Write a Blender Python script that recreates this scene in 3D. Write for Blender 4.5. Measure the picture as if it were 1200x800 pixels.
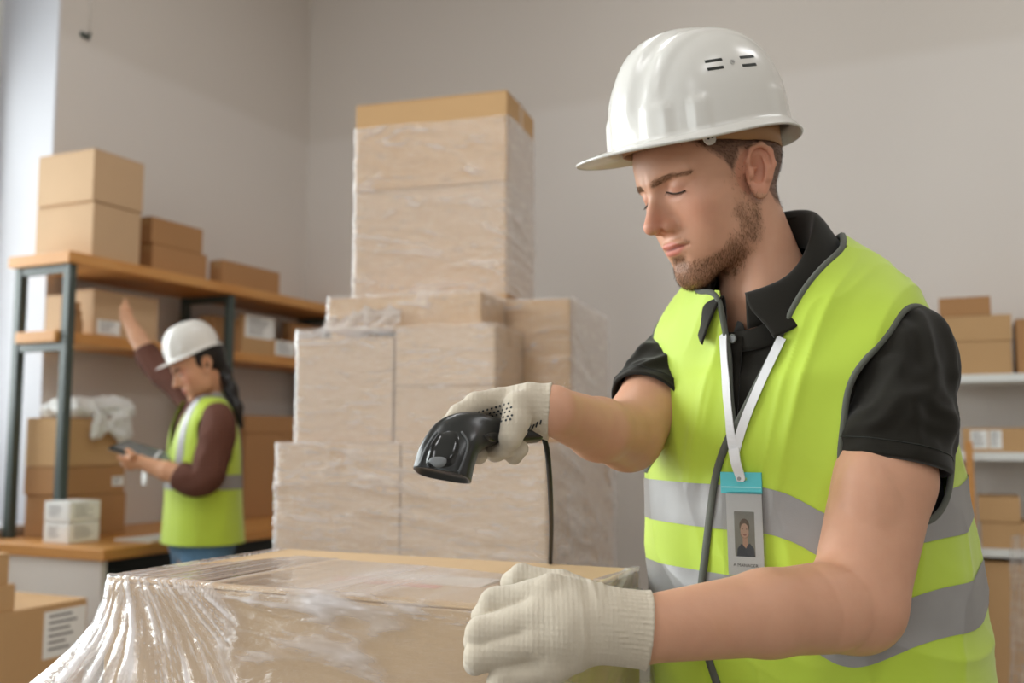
import bpy, bmesh, math, random, time
import numpy as np
from mathutils import Vector, Matrix
from mathutils.bvhtree import BVHTree

# ------------------------------------------------------------------ clear
for _o in list(bpy.data.objects):
    bpy.data.objects.remove(_o)
SC = bpy.context.scene
COL = SC.collection
random.seed(7)
RNG = np.random.default_rng(7)

# ------------------------------------------------------------------ camera
FPX, PITCH, EYE = 1162.0, math.atan(115 / 1162.0), 1.26
cam_data = bpy.data.cameras.new('camera')
cam = bpy.data.objects.new('camera', cam_data)
COL.objects.link(cam)
cam.location = (0, 0, EYE)
cam.rotation_euler = (math.pi / 2 + PITCH, 0, 0)
cam_data.sensor_width = 36.0
cam_data.lens = 36.0 * FPX / 1200.0
cam_data.clip_start = 0.05
cam_data.dof.use_dof = True
cam_data.dof.focus_distance = 1.09
cam_data.dof.aperture_fstop = 4.0
SC.camera = cam

# ------------------------------------------------------------------ world, window light, exposure
world = bpy.data.worlds.new('world')
SC.world = world
world.use_nodes = True
world.node_tree.nodes['Background'].inputs[0].default_value = (0.86, 0.93, 1.0, 1)
world.node_tree.nodes['Background'].inputs[1].default_value = 1.4

# room frame: origin in the far corner, +x along the back wall, +y along the left wall into the corner
ROT = math.atan2(-0.419, 0.908)
RC = Vector((-1.21, 5.745, 0))
RX = Vector((math.cos(ROT), math.sin(ROT), 0))
RY = Vector((-math.sin(ROT), math.cos(ROT), 0))
def room(x, y, z=0.0):
    return RC + RX * x + RY * y + Vector((0, 0, z))

WINDOWS = [(-3.30, -1.774), (-5.70, -3.75), (-9.00, -6.60)]     # y ranges on the left wall
WIN_Z = (0.90, 3.60)
for (_y0, _y1), _pow in zip(WINDOWS, (105, 205, 58)):            # daylight standing outside each window
    _l = bpy.data.lights.new('window_daylight', 'AREA')
    _l.shape = 'RECTANGLE'
    _l.size, _l.size_y = _y1 - _y0, WIN_Z[1] - WIN_Z[0]
    _l.energy = _pow
    _l.color = (0.965, 0.985, 1.0)
    _lo = bpy.data.objects.new('window_daylight', _l)
    COL.objects.link(_lo)
    _lo.location = room(-0.62, (_y0 + _y1) / 2, sum(WIN_Z) / 2)
    _d = RX
    _lo.rotation_euler = _d.to_track_quat('-Z', 'Z').to_euler()

FILL_WIN = (0.4, 4.0)                                            # unseen window added behind the photographer for frontal fill light
_l = bpy.data.lights.new('rear_fill_light', 'AREA')
_l.shape = 'RECTANGLE'
_l.size, _l.size_y = FILL_WIN[1] - FILL_WIN[0], WIN_Z[1] - WIN_Z[0]
_l.energy = 100
_l.color = (0.965, 0.985, 1.0)
_lo = bpy.data.objects.new('rear_fill_light', _l)
COL.objects.link(_lo)
_lo.location = room(sum(FILL_WIN) / 2, -11.55, sum(WIN_Z) / 2)
_lo.rotation_euler = RY.to_track_quat('-Z', 'Z').to_euler()

SC.view_settings.view_transform = 'Standard'
SC.view_settings.look = 'None'
SC.view_settings.exposure = 0.1
SC.view_settings.gamma = 1.0
SC.view_settings.use_curve_mapping = False
SC.cycles.max_bounces = 10
SC.cycles.diffuse_bounces = 5
SC.cycles.transparent_max_bounces = 16
SC.cycles.sample_clamp_indirect = 6.0
SC.cycles.caustics_reflective = False
SC.cycles.caustics_refractive = False

# ------------------------------------------------------------------ helpers
def lin(c):
    if isinstance(c, str):
        c = [int(c[i:i + 2], 16) for i in (0, 2, 4)]
    out = []
    for v in c:
        v = v / 255.0
        out.append(v / 12.92 if v <= 0.04045 else ((v + 0.055) / 1.055) ** 2.4)
    return (*out, 1.0)

class NT:
    """small node-tree writer"""
    def __init__(self, name):
        self.m = bpy.data.materials.new(name)
        self.m.use_nodes = True
        self.t = self.m.node_tree
        self.t.nodes.clear()
        self.out = self.t.nodes.new('ShaderNodeOutputMaterial')
    def n(self, typ, ins=None, **kw):
        nd = self.t.nodes.new('ShaderNode' + typ)
        for k, v in kw.items():
            setattr(nd, k, v)
        for k, v in (ins or {}).items():
            s = nd.inputs[k]
            if hasattr(v, 'is_output') or isinstance(v, bpy.types.NodeSocket):
                self.t.links.new(v, s)
            else:
                s.default_value = v
        return nd
    def coord(self, scale=(1, 1, 1), kind='Object', rot=(0, 0, 0)):
        tc = self.n('TexCoord')
        mp = self.n('Mapping', {'Vector': tc.outputs[kind], 'Scale': scale, 'Rotation': rot})
        return mp.outputs[0]
    def noise(self, vec, scale=5, detail=3, rough=.5, dist=0):
        return self.n('TexNoise', {'Vector': vec, 'Scale': scale, 'Detail': detail, 'Roughness': rough, 'Distortion': dist}).outputs[0]
    def ramp(self, fac, stops):
        nd = self.n('ValToRGB', {'Fac': fac})
        cr = nd.color_ramp
        while len(cr.elements) < len(stops):
            cr.elements.new(.5)
        for e, (p, c) in zip(cr.elements, stops):
            e.position = p
            e.color = c if len(c) == 4 else (*c, 1)
        return nd.outputs[0]
    def mix(self, fac, a, b):
        nd = self.n('Mix', data_type='RGBA')
        for k, v in ((0, fac), (6, a), (7, b)):
            if isinstance(v, bpy.types.NodeSocket):
                self.t.links.new(v, nd.inputs[k])
            else:
                nd.inputs[k].default_value = v
        return nd.outputs[2]
    def math(self, op, a, b=0.0, clamp=False):
        nd = self.n('Math', {0: a, 1: b}, operation=op, use_clamp=clamp)
        return nd.outputs[0]
    def bump(self, h, strength=.3, dist=.002):
        return self.n('Bump', {'Height': h, 'Strength': strength, 'Distance': dist}).outputs[0]
    def done(self, shader):
        self.t.links.new(shader, self.out.inputs[0])
        return self.m
    def principled(self, **kw):
        nd = self.n('BsdfPrincipled')
        for k, v in kw.items():
            k = k.replace('_', ' ')
            k = {'Specular': 'Specular IOR Level', 'Sheen': 'Sheen Weight', 'Coat': 'Coat Weight', 'SSS': 'Subsurface Weight'}.get(k, k)
            s = nd.inputs[k]
            if isinstance(v, bpy.types.NodeSocket):
                self.t.links.new(v, s)
            else:
                s.default_value = v
        return nd.outputs[0]

def simple(name, col, rough=.6, var=.12, nscale=8, bump=.1, bscale=200, bdist=.001, spec=.3, metal=0.0, **kw):
    t = NT(name)
    v = t.coord()
    c = lin(col)
    lo = tuple(x * (1 - var) for x in c[:3]) + (1,)
    hi = tuple(min(1, x * (1 + var)) for x in c[:3]) + (1,)
    base = t.mix(t.noise(v, nscale, 4), lo, hi)
    b = t.bump(t.noise(v, bscale, 2), bump, bdist)
    return t.done(t.principled(Base_Color=base, Roughness=rough, Specular=spec, Metallic=metal, Normal=b, **kw))

def set_props(o, label=None, cat=None, group=None, kind=None):
    if label: o['label'] = label
    if cat: o['category'] = cat
    if group: o['group'] = group
    if kind: o['kind'] = kind
    return o

def obj_from(name, V, F, mat=None, parent=None, smooth=False):
    """V (n,3) array-like, F list of faces or int array (m,3|4)"""
    me = bpy.data.meshes.new(name)
    if isinstance(F, np.ndarray):
        V = np.asarray(V, dtype=np.float32)
        k = F.shape[1]
        me.vertices.add(len(V)); me.loops.add(F.size); me.polygons.add(len(F))
        me.vertices.foreach_set('co', V.ravel())
        me.loops.foreach_set('vertex_index', F.astype(np.int32).ravel())
        me.polygons.foreach_set('loop_start', np.arange(0, F.size, k, dtype=np.int32))
        me.update(calc_edges=True)
    else:
        me.from_pydata([tuple(map(float, v)) for v in V], [], [tuple(map(int, f)) for f in F])
    me.validate()
    if smooth:
        me.polygons.foreach_set('use_smooth', np.ones(len(me.polygons), dtype=bool))
    if mat is not None:
        for m in (mat if isinstance(mat, (list, tuple)) else [mat]):
            me.materials.append(m)
    return link(name, me, parent)

def link(name, me, parent=None):
    o = bpy.data.objects.new(name, me)
    COL.objects.link(o)
    if parent is not None:
        o.parent = parent
        o.matrix_parent_inverse = Matrix.Identity(4)
    return o

def empty(name, loc=(0, 0, 0), rz=0.0, label=None, cat=None, group=None):
    o = bpy.data.objects.new(name, None)
    COL.objects.link(o)
    o.location = loc
    o.rotation_euler = (0, 0, rz)
    o.empty_display_size = .05
    return set_props(o, label, cat, group)

def box_bm(bm, lo, hi, bevel=0.0, seg=2):
    lo, hi = Vector(lo), Vector(hi)
    r = bmesh.ops.create_cube(bm, size=1.0)
    for v in r['verts']:
        v.co = Vector((lo[i] + (v.co[i] + .5) * (hi[i] - lo[i]) for i in range(3)))
    if bevel > 0:
        es = list({e for v in r['verts'] for e in v.link_edges})
        bmesh.ops.bevel(bm, geom=es, offset=bevel, segments=seg, affect='EDGES', profile=.5)

def box_obj(name, lo, hi, mat, parent=None, bevel=0.0, seg=2):
    bm = bmesh.new()
    box_bm(bm, lo, hi, bevel, seg)
    me = bpy.data.meshes.new(name)
    bm.to_mesh(me); bm.free()
    me.materials.append(mat)
    return link(name, me, parent)

def tube(pts, r, n=10, cap=True):
    """tube along a polyline; r number or list"""
    P = np.asarray(pts, float); m = len(P)
    R = np.full(m, r) if np.isscalar(r) else np.asarray(r, float)
    T = np.gradient(P, axis=0); T /= np.linalg.norm(T, axis=1)[:, None]
    ref = np.array([0, 0, 1.0]) if abs(T[0][2]) < .9 else np.array([1.0, 0, 0])
    u = np.cross(T[0], ref); u /= np.linalg.norm(u)
    V = []
    for i in range(m):
        u = u - T[i] * u.dot(T[i]); u /= np.linalg.norm(u)
        w = np.cross(T[i], u)
        for k in range(n):
            a = 2 * math.pi * k / n
            V.append(P[i] + R[i] * (math.cos(a) * u + math.sin(a) * w))
    F = [(i * n + k, i * n + (k + 1) % n, (i + 1) * n + (k + 1) % n, (i + 1) * n + k) for i in range(m - 1) for k in range(n)]
    if cap:
        F.append(tuple(range(n - 1, -1, -1)))
        F.append(tuple((m - 1) * n + k for k in range(n)))
    return V, F

def catmull(pts, per=8):
    P = [np.asarray(p, float) for p in pts]
    P = [2 * P[0] - P[1]] + P + [2 * P[-1] - P[-2]]
    out = []
    for i in range(1, len(P) - 2):
        for k in range(per):
            t = k / per
            a, b, c, d = P[i - 1:i + 3]
            out.append(.5 * ((2 * b) + (c - a) * t + (2 * a - 5 * b + 4 * c - d) * t * t + (3 * b - a - 3 * c + d) * t ** 3))
    out.append(P[-2])
    return np.array(out)

def merge(parts):
    V, F, o = [], [], 0
    for v, f in parts:
        V += [tuple(x) for x in v]
        F += [tuple(i + o for i in q) for q in f]
        o += len(v)
    return V, F

def ribbon(pts, nrm, width, thick):
    """flat strap along pts, facing nrm"""
    P = np.asarray(pts, float); N = np.asarray(nrm, float)
    T = np.gradient(P, axis=0); T /= np.linalg.norm(T, axis=1)[:, None]
    W = np.full(len(P), width) if np.isscalar(width) else np.asarray(width)
    V, F = [], []
    for i in range(len(P)):
        s = np.cross(T[i], N[i]); s /= np.linalg.norm(s) + 1e-9
        n = np.cross(s, T[i])
        for a, b in ((-1, 0), (1, 0), (1, 1), (-1, 1)):
            V.append(P[i] + s * a * W[i] / 2 + n * b * thick)
    for i in range(len(P) - 1):
        for k in range(4):
            F.append((i * 4 + k, i * 4 + (k + 1) % 4, i * 4 + 4 + (k + 1) % 4, i * 4 + 4 + k))
    F.append((3, 2, 1, 0)); e = 4 * (len(P) - 1)
    F.append((e, e + 1, e + 2, e + 3))
    return V, F

# pixel -> ray of the camera (photograph frame 1200 x 800)
def ray(px, py):
    c, s = math.cos(PITCH), math.sin(PITCH)
    a, b = (px - 600) / FPX, (400 - py) / FPX
    return np.array([a, c - b * s, s + b * c])
def at(px, py, Y):
    r = ray(px, py)
    return np.array([0, 0, EYE]) + r * (Y / r[1])
def on_plane(px, py, p, n):
    r = ray(px, py); o = np.array([0, 0, EYE])
    return o + r * (np.dot(np.asarray(p) - o, n) / np.dot(r, n))
def project(P):
    P = np.asarray(P, float).reshape(-1, 3) - np.array([0, 0, EYE])
    c, s = math.cos(PITCH), math.sin(PITCH)
    f = P[:, 1] * c + P[:, 2] * s
    u = -P[:, 1] * s + P[:, 2] * c
    return np.stack([600 + FPX * P[:, 0] / f, 400 - FPX * u / f, f], 1)

# value noise -------------------------------------------------------
def _hash(i, j, k, seed):
    h = (i.astype(np.int64) * 374761393 + j.astype(np.int64) * 668265263 + k.astype(np.int64) * 2147483647 + seed * 144665) & 0xffffffff
    h = ((h ^ (h >> 13)) * 1274126177) & 0xffffffff
    return ((h ^ (h >> 16)) & 0xffff) / 65535.0
def vnoise(P, seed=0):
    P = np.asarray(P, float)
    I = np.floor(P).astype(np.int64); f = P - I
    f = f * f * (3 - 2 * f)
    r = 0
    for a in (0, 1):
        for b in (0, 1):
            for c in (0, 1):
                w = (f[..., 0] if a else 1 - f[..., 0]) * (f[..., 1] if b else 1 - f[..., 1]) * (f[..., 2] if c else 1 - f[..., 2])
                r = r + w * _hash(I[..., 0] + a, I[..., 1] + b, I[..., 2] + c, seed)
    return r * 2 - 1
def fbm(P, oct=3, seed=0):
    r, a = 0, 1.0
    P = np.asarray(P, float)
    for o in range(oct):
        r = r + a * vnoise(P * (2 ** o), seed + o); a *= .5
    return r
def ridged(P, oct=3, seed=0):
    r, a = 0, 1.0
    P = np.asarray(P, float)
    for o in range(oct):
        r = r + a * (1 - np.abs(vnoise(P * (2 ** o), seed + o))) ** 3; a *= .5
    return r

# signed distance pieces ------------------------------------------
def s_ell(P, c, r, R=None):
    q = P - np.asarray(c, np.float32)
    if R is not None: q = q @ R
    r = np.asarray(r, np.float32)
    k0 = np.sqrt(((q / r) ** 2).sum(-1)) + 1e-9
    k1 = np.sqrt(((q / (r * r)) ** 2).sum(-1)) + 1e-9
    return k0 * (k0 - 1) / k1
def s_rc(P, a, b, ra, rb):
    a = np.asarray(a, np.float32); ba = np.asarray(b, np.float32) - a
    pa = P - a
    t = np.clip((pa @ ba) / (ba @ ba), 0, 1)
    d = pa - t[..., None] * ba
    return np.sqrt((d * d).sum(-1)) - (ra + (rb - ra) * t)
def s_chain(P, pts, rad, k=.004):
    d = None
    for i in range(len(pts) - 1):
        e = s_rc(P, pts[i], pts[i + 1], rad[i], rad[i + 1])
        d = e if d is None else smin(d, e, k)
    return d
def smin(a, b, k):
    h = np.clip(.5 + .5 * (b - a) / k, 0, 1)
    return b * (1 - h) + a * h - k * h * (1 - h)
def smax(a, b, k):
    return -smin(-a, -b, k)

def axis_pts(segs):
    """[(start, step), ..., end] -> coordinates with varying step"""
    out = []
    for i in range(len(segs) - 1):
        s, h = segs[i]
        e = segs[i + 1][0] if isinstance(segs[i + 1], tuple) else segs[i + 1]
        n = max(1, int(round((e - s) / h)))
        out.append(np.linspace(s, e, n, endpoint=False))
    return np.concatenate(out).astype(np.float32)

def sdf_mesh(f, xs, ys, zs, bs=8, margin=1.25):
    ax = []
    for a in (xs, ys, zs):
        n = int(math.ceil(len(a) / bs) * bs)
        if n > len(a):
            a = np.concatenate([a, a[-1] + (a[-1] - a[-2]) * np.arange(1, n - len(a) + 1)])
        ax.append(a.astype(np.float32))
    xs, ys, zs = ax
    nb = [len(a) // bs for a in ax]
    cen = [a.reshape(-1, bs).mean(1) for a in ax]
    half = [(a.reshape(-1, bs)[:, -1] - a.reshape(-1, bs)[:, 0]) * .5 * bs / (bs - 1) for a in ax]
    C = np.stack(np.meshgrid(*cen, indexing='ij'), -1).reshape(-1, 3).astype(np.float32)
    H = np.stack(np.meshgrid(*half, indexing='ij'), -1).reshape(-1, 3)
    d = np.concatenate([f(C[i:i + 200000]) for i in range(0, len(C), 200000)])
    act = np.abs(d) <= np.sqrt((H * H).sum(1)) * margin + .003
    B = np.where(d < 0, -1.0, 1.0).astype(np.float32).reshape(nb)
    V = np.repeat(np.repeat(np.repeat(B, bs, 0), bs, 1), bs, 2)
    ids = np.argwhere(act.reshape(nb))
    o = np.stack(np.meshgrid(*[np.arange(bs)] * 3, indexing='ij'), -1).reshape(-1, 3)
    for s in range(0, len(ids), 600):
        I = (ids[s:s + 600, None, :] * bs + o[None]).reshape(-1, 3)
        P = np.stack([xs[I[:, 0]], ys[I[:, 1]], zs[I[:, 2]]], 1)
        V[I[:, 0], I[:, 1], I[:, 2]] = f(P)
    S = V < 0
    cnt = np.zeros([n - 1 for n in S.shape], np.int8)
    for a in (0, 1):
        for b in (0, 1):
            for c in (0, 1):
                cnt += S[a:S.shape[0] - 1 + a, b:S.shape[1] - 1 + b, c:S.shape[2] - 1 + c]
    mixed = (cnt > 0) & (cnt < 8)
    ci = np.argwhere(mixed)
    idm = np.full(mixed.shape, -1, np.int32); idm[mixed] = np.arange(len(ci))
    acc = np.zeros((len(ci), 3)); num = np.zeros(len(ci))
    cor = [(a, b, c) for a in (0, 1) for b in (0, 1) for c in (0, 1)]
    for a in cor:
        for b in cor:
            if sum(abs(np.subtract(a, b))) != 1 or a > b: continue
            va = V[ci[:, 0] + a[0], ci[:, 1] + a[1], ci[:, 2] + a[2]]
            vb = V[ci[:, 0] + b[0], ci[:, 1] + b[1], ci[:, 2] + b[2]]
            x = (va < 0) != (vb < 0)
            t = np.where(x, va / np.where(x, va - vb, 1), 0)
            acc += np.where(x[:, None], np.array(a) + t[:, None] * np.subtract(b, a), 0)
            num += x
    acc /= np.maximum(num, 1)[:, None]
    out = np.stack([a[ci[:, i]] + acc[:, i] * (a[np.minimum(ci[:, i] + 1, len(a) - 1)] - a[ci[:, i]]) for i, a in enumerate((xs, ys, zs))], 1)
    F = []
    for axn in range(3):
        sl0 = [slice(1, -1)] * 3; sl1 = [slice(1, -1)] * 3
        sl0[axn] = slice(0, -1); sl1[axn] = slice(1, None)
        s0, s1 = S[tuple(sl0)], S[tuple(sl1)]
        e = np.argwhere(s0 != s1)
        inside = s0[e[:, 0], e[:, 1], e[:, 2]]
        off = np.ones(3, int); off[axn] = 0
        e = e + off
        u, w = (axn + 1) % 3, (axn + 2) % 3
        q = []
        for du, dw in ((-1, -1), (0, -1), (0, 0), (-1, 0)):
            c = e.copy(); c[:, u] += du; c[:, w] += dw
            q.append(idm[c[:, 0], c[:, 1], c[:, 2]])
        q = np.stack(q, 1)
        q[~inside] = q[~inside][:, ::-1]
        F.append(q)
    F = np.concatenate(F)
    F = F[(F >= 0).all(1)]
    return out, F

def grid3(lo, hi, h):
    return [np.arange(lo[i], hi[i] + h, h, dtype=np.float32) for i in range(3)]

def tris(F):
    F = np.asarray(F)
    if F.shape[1] == 3: return F
    return np.concatenate([F[:, [0, 1, 2]], F[:, [0, 2, 3]]])

def clip(V, T, s, attrs=None):
    """keep the part of a triangle mesh where s > 0; returns V, T, boundary segments, [attributes]"""
    V = np.asarray(V, float); T = np.asarray(T); s = np.asarray(s, float).copy()
    s[np.abs(s) < 1e-7] = 1e-7
    attrs = attrs or []
    pos = s[T] > 0; n = pos.sum(1)
    keep = [T[n == 3]]
    edges, newv = {}, []
    seg = []
    base = len(V)
    def cut(a, b):
        k = (a, b) if a < b else (b, a)
        if k not in edges:
            edges[k] = base + len(newv)
            t = s[k[0]] / (s[k[0]] - s[k[1]])
            newv.append((k[0], k[1], t))
        return edges[k]
    extra = []
    for t, p, c in zip(T[(n > 0) & (n < 3)].tolist(), pos[(n > 0) & (n < 3)].tolist(), n[(n > 0) & (n < 3)].tolist()):
        while not ((c == 1 and p[0]) or (c == 2 and not p[0])):
            t = t[1:] + t[:1]; p = p[1:] + p[:1]
        a, b, d = t
        ab, ad = cut(a, b), cut(a, d)
        if c == 1:
            extra.append((a, ab, ad)); seg.append((ab, ad))
        else:
            extra.append((b, d, ad)); extra.append((b, ad, ab)); seg.append((ad, ab))
    if newv:
        i = np.array([x[0] for x in newv]); j = np.array([x[1] for x in newv]); t = np.array([x[2] for x in newv])[:, None]
        V = np.concatenate([V, V[i] + (V[j] - V[i]) * t])
        attrs = [np.concatenate([A, A[i] + (A[j] - A[i]) * (t if A.ndim > 1 else t[:, 0])]) for A in attrs]
        keep.append(np.array(extra))
    T = np.concatenate([k for k in keep if len(k)]) if any(len(k) for k in keep) else np.zeros((0, 3), int)
    used = np.zeros(len(V), bool); used[T.ravel()] = True
    m = np.cumsum(used) - 1
    seg = [(m[a], m[b]) for a, b in seg if used[a] and used[b]]
    return V[used], m[T], seg, [A[used] for A in attrs]

def loops_of(seg):
    """boundary segments -> polylines of vertex ids"""
    nxt = {}
    for a, b in seg:
        nxt.setdefault(a, []).append(b); nxt.setdefault(b, []).append(a)
    seen, out = set(), []
    starts = [v for v in nxt if len(nxt[v]) == 1] + list(nxt)
    for s0 in starts:
        if s0 in seen: continue
        cur, path = s0, [s0]
        seen.add(s0)
        while True:
            c = [v for v in nxt[cur] if v not in seen]
            if not c: break
            cur = c[0]; seen.add(cur); path.append(cur)
        if len(path) > 3 and s0 in nxt[path[-1]] and len(nxt[s0]) > 1: path.append(s0)
        if len(path) > 4: out.append(path)
    return out

def resmooth(P, step=.006, it=3):
    P = np.asarray(P, float)
    d = np.concatenate([[0], np.cumsum(np.linalg.norm(np.diff(P, axis=0), axis=1))])
    n = max(4, int(d[-1] / step))
    q = np.linspace(0, d[-1], n)
    P = np.stack([np.interp(q, d, P[:, i]) for i in range(3)], 1)
    for _ in range(it):
        P[1:-1] = .5 * P[1:-1] + .25 * (P[:-2] + P[2:])
    return P

def vnormals(V, T):
    V = np.asarray(V, float); T = tris(T)
    n = np.cross(V[T[:, 1]] - V[T[:, 0]], V[T[:, 2]] - V[T[:, 0]])
    N = np.zeros_like(V)
    for i in range(3):
        np.add.at(N, T[:, i], n)
    return N / (np.linalg.norm(N, axis=1)[:, None] + 1e-12)

def laplace(V, T, it=2, lam=.5):
    T = tris(T); V = np.asarray(V, float).copy()
    E = np.concatenate([T[:, [0, 1]], T[:, [1, 2]], T[:, [2, 0]]]); E = np.concatenate([E, E[:, ::-1]])
    deg = np.bincount(E[:, 0], minlength=len(V))
    for _ in range(it):
        S = np.stack([np.bincount(E[:, 0], V[E[:, 1], i], minlength=len(V)) for i in range(3)], 1) / np.maximum(deg, 1)[:, None]
        V += lam * (S - V)
    return V

def vcol(o, C, name='Col'):
    a = o.data.color_attributes.new(name, 'FLOAT_COLOR', 'POINT')
    C = np.concatenate([C, np.ones((len(C), 1))], 1).astype(np.float32)
    a.data.foreach_set('color', C.ravel())

def bvh(V, T):
    return BVHTree.FromPolygons([tuple(v) for v in np.asarray(V, float).tolist()], np.asarray(tris(T)).tolist())
def hit(tree, px, py):
    """point and normal where the sight line through a pixel meets a surface"""
    r = Vector(ray(px, py)).normalized()
    p, n, i, d = tree.ray_cast(Vector((0, 0, EYE)), r)
    if p is None: return None, None
    if n.dot(r) > 0: n = -n
    return np.array(p), np.array(n)

def solidify(o, t, off=-1):
    m = o.modifiers.new('thickness', 'SOLIDIFY'); m.thickness = t; m.offset = off
    return o

# ------------------------------------------------------------------ materials of the place
def wall_mat():
    t = NT('painted_plaster')
    v = t.coord()
    sep = t.n('SeparateXYZ', {0: v})
    n1 = t.noise(v, .9, 4, .6)
    n2 = t.noise(v, 14, 5, .6)
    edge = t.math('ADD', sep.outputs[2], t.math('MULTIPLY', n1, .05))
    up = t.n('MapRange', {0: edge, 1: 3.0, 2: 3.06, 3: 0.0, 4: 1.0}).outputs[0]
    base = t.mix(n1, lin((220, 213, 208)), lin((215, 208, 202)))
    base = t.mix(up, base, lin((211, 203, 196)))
    b = t.bump(n2, .12, .004)
    return t.done(t.principled(Base_Color=base, Roughness=.85, Specular=.15, Normal=b))
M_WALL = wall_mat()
M_REVEAL = simple('white_reveal_paint', (214, 214, 220), .7, .02, bump=.05)
M_FLOOR = simple('grey_concrete', (150, 144, 136), .6, .18, 3, .2, 60, .002)
M_CEIL = simple('white_ceiling_paint', (232, 228, 220), .9, .03)
M_FRAMEW = simple('white_window_frame', (236, 236, 234), .4, .03)

def glass_mat():
    t = NT('window_glass')
    tr = t.n('BsdfTransparent', {0: (.96, .98, .97, 1)}).outputs[0]
    gl = t.n('BsdfGlossy', {0: (1, 1, 1, 1), 1: .02 + .01}).outputs[0]
    fr = t.n('Fresnel', {0: 1.3}).outputs[0]
    return t.done(t.n('MixShader', {0: fr, 1: tr, 2: gl}).outputs[0])
M_GLASS = glass_mat()

def room_obj(name, boxes, mat, label=None):
    bm = bmesh.new()
    for lo, hi in boxes:
        box_bm(bm, lo, hi)
    me = bpy.data.meshes.new(name)
    bm.to_mesh(me); bm.free()
    me.materials.append(mat)
    o = link(name, me)
    o.location = RC
    o.rotation_euler = (0, 0, ROT)
    set_props(o, label, None, None, 'structure')
    return o

XR, YB, ZC, WT = 7.6, -11.0, 4.3, 0.45
room_obj('floor', [((-WT, YB - .2, -.15), (XR + .2, .2, 0))], M_FLOOR, 'grey concrete floor of the storeroom')
room_obj('ceiling', [((-WT, YB - .2, ZC), (XR + .2, .2, ZC + .15))], M_CEIL, 'white painted ceiling')
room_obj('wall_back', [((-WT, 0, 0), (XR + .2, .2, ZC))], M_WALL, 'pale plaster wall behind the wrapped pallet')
room_obj('wall_right', [((XR, YB, 0), (XR + .2, 0, ZC))], M_WALL, 'pale plaster wall on the far side of the room')
room_obj('wall_rear', [((-WT, YB - WT, 0), (FILL_WIN[0], YB, ZC)), ((FILL_WIN[1], YB - WT, 0), (XR + .2, YB, ZC)),
                       ((FILL_WIN[0], YB - WT, 0), (FILL_WIN[1], YB, WIN_Z[0])), ((FILL_WIN[0], YB - WT, WIN_Z[1]), (FILL_WIN[1], YB, ZC))], M_WALL, 'pale plaster wall behind the photographer')
_b, _e = [], 0.0
for y0, y1 in WINDOWS:
    _b += [((-WT, y1, 0), (0, _e, ZC)), ((-WT, y0, 0), (0, y1, WIN_Z[0])), ((-WT, y0, WIN_Z[1]), (0, y1, ZC))]
    _e = y0
_b.append(((-WT, YB, 0), (0, _e, ZC)))
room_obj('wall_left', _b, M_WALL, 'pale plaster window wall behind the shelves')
for i, (y0, y1) in enumerate(WINDOWS):
    w = empty('window_%d' % (i + 1), room(-WT + .06, (y0 + y1) / 2, 0), ROT)
    w['kind'] = 'structure'
    hw, z0, z1 = (y1 - y0) / 2, *WIN_Z
    for a, b in (((-.03, -hw, z0), (.03, hw, z0 + .06)), ((-.03, -hw, z1 - .06), (.03, hw, z1)),
                 ((-.03, -hw, z0 + .06), (.03, -hw + .06, z1 - .06)), ((-.03, hw - .06, z0 + .06), (.03, hw, z1 - .06)),
                 ((-.03, -.03, z0 + .06), (.03, .03, z1 - .06))):
        box_obj('window_frame', a, b, M_FRAMEW, w, .004)
    for s in (-1, 1):
        box_obj('pane', (-.004, min(s * .03, s * (hw - .06)), z0 + .06), (.004, max(s * .03, s * (hw - .06)), z1 - .06), M_GLASS, w)
    for a, b in (((.04, hw - .012, z0), (WT - .06, hw, z1)), ((.04, -hw, z0), (WT - .06, -hw + .012, z1))):
        box_obj('window_reveal', a, b, M_REVEAL, w)
    box_obj('window_sill', (.04, -hw, z0 - .001), (WT - .03, hw, z0 + .02), M_REVEAL, w, .004)

w = empty('window_4', room(sum(FILL_WIN) / 2, YB - WT + .06, 0), ROT + math.pi / 2)  # frame and panes of the added window that carries the frontal fill
w['kind'] = 'structure'
hw_ = (FILL_WIN[1] - FILL_WIN[0]) / 2
for k in range(3):
    y0, y1 = -hw_ + 2 * hw_ * k / 3, -hw_ + 2 * hw_ * (k + 1) / 3
    for a, b in (((-.03, y0, WIN_Z[0]), (.03, y1, WIN_Z[0] + .06)), ((-.03, y0, WIN_Z[1] - .06), (.03, y1, WIN_Z[1])), ((-.03, y0, WIN_Z[0] + .06), (.03, y0 + .05, WIN_Z[1] - .06)), ((-.03, y1 - .05, WIN_Z[0] + .06), (.03, y1, WIN_Z[1] - .06))):
        box_obj('window_frame', a, b, M_FRAMEW, w, .004)
    box_obj('pane', (-.004, y0 + .05, WIN_Z[0] + .06), (.004, y1 - .05, WIN_Z[1] - .06), M_GLASS, w)

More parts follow.
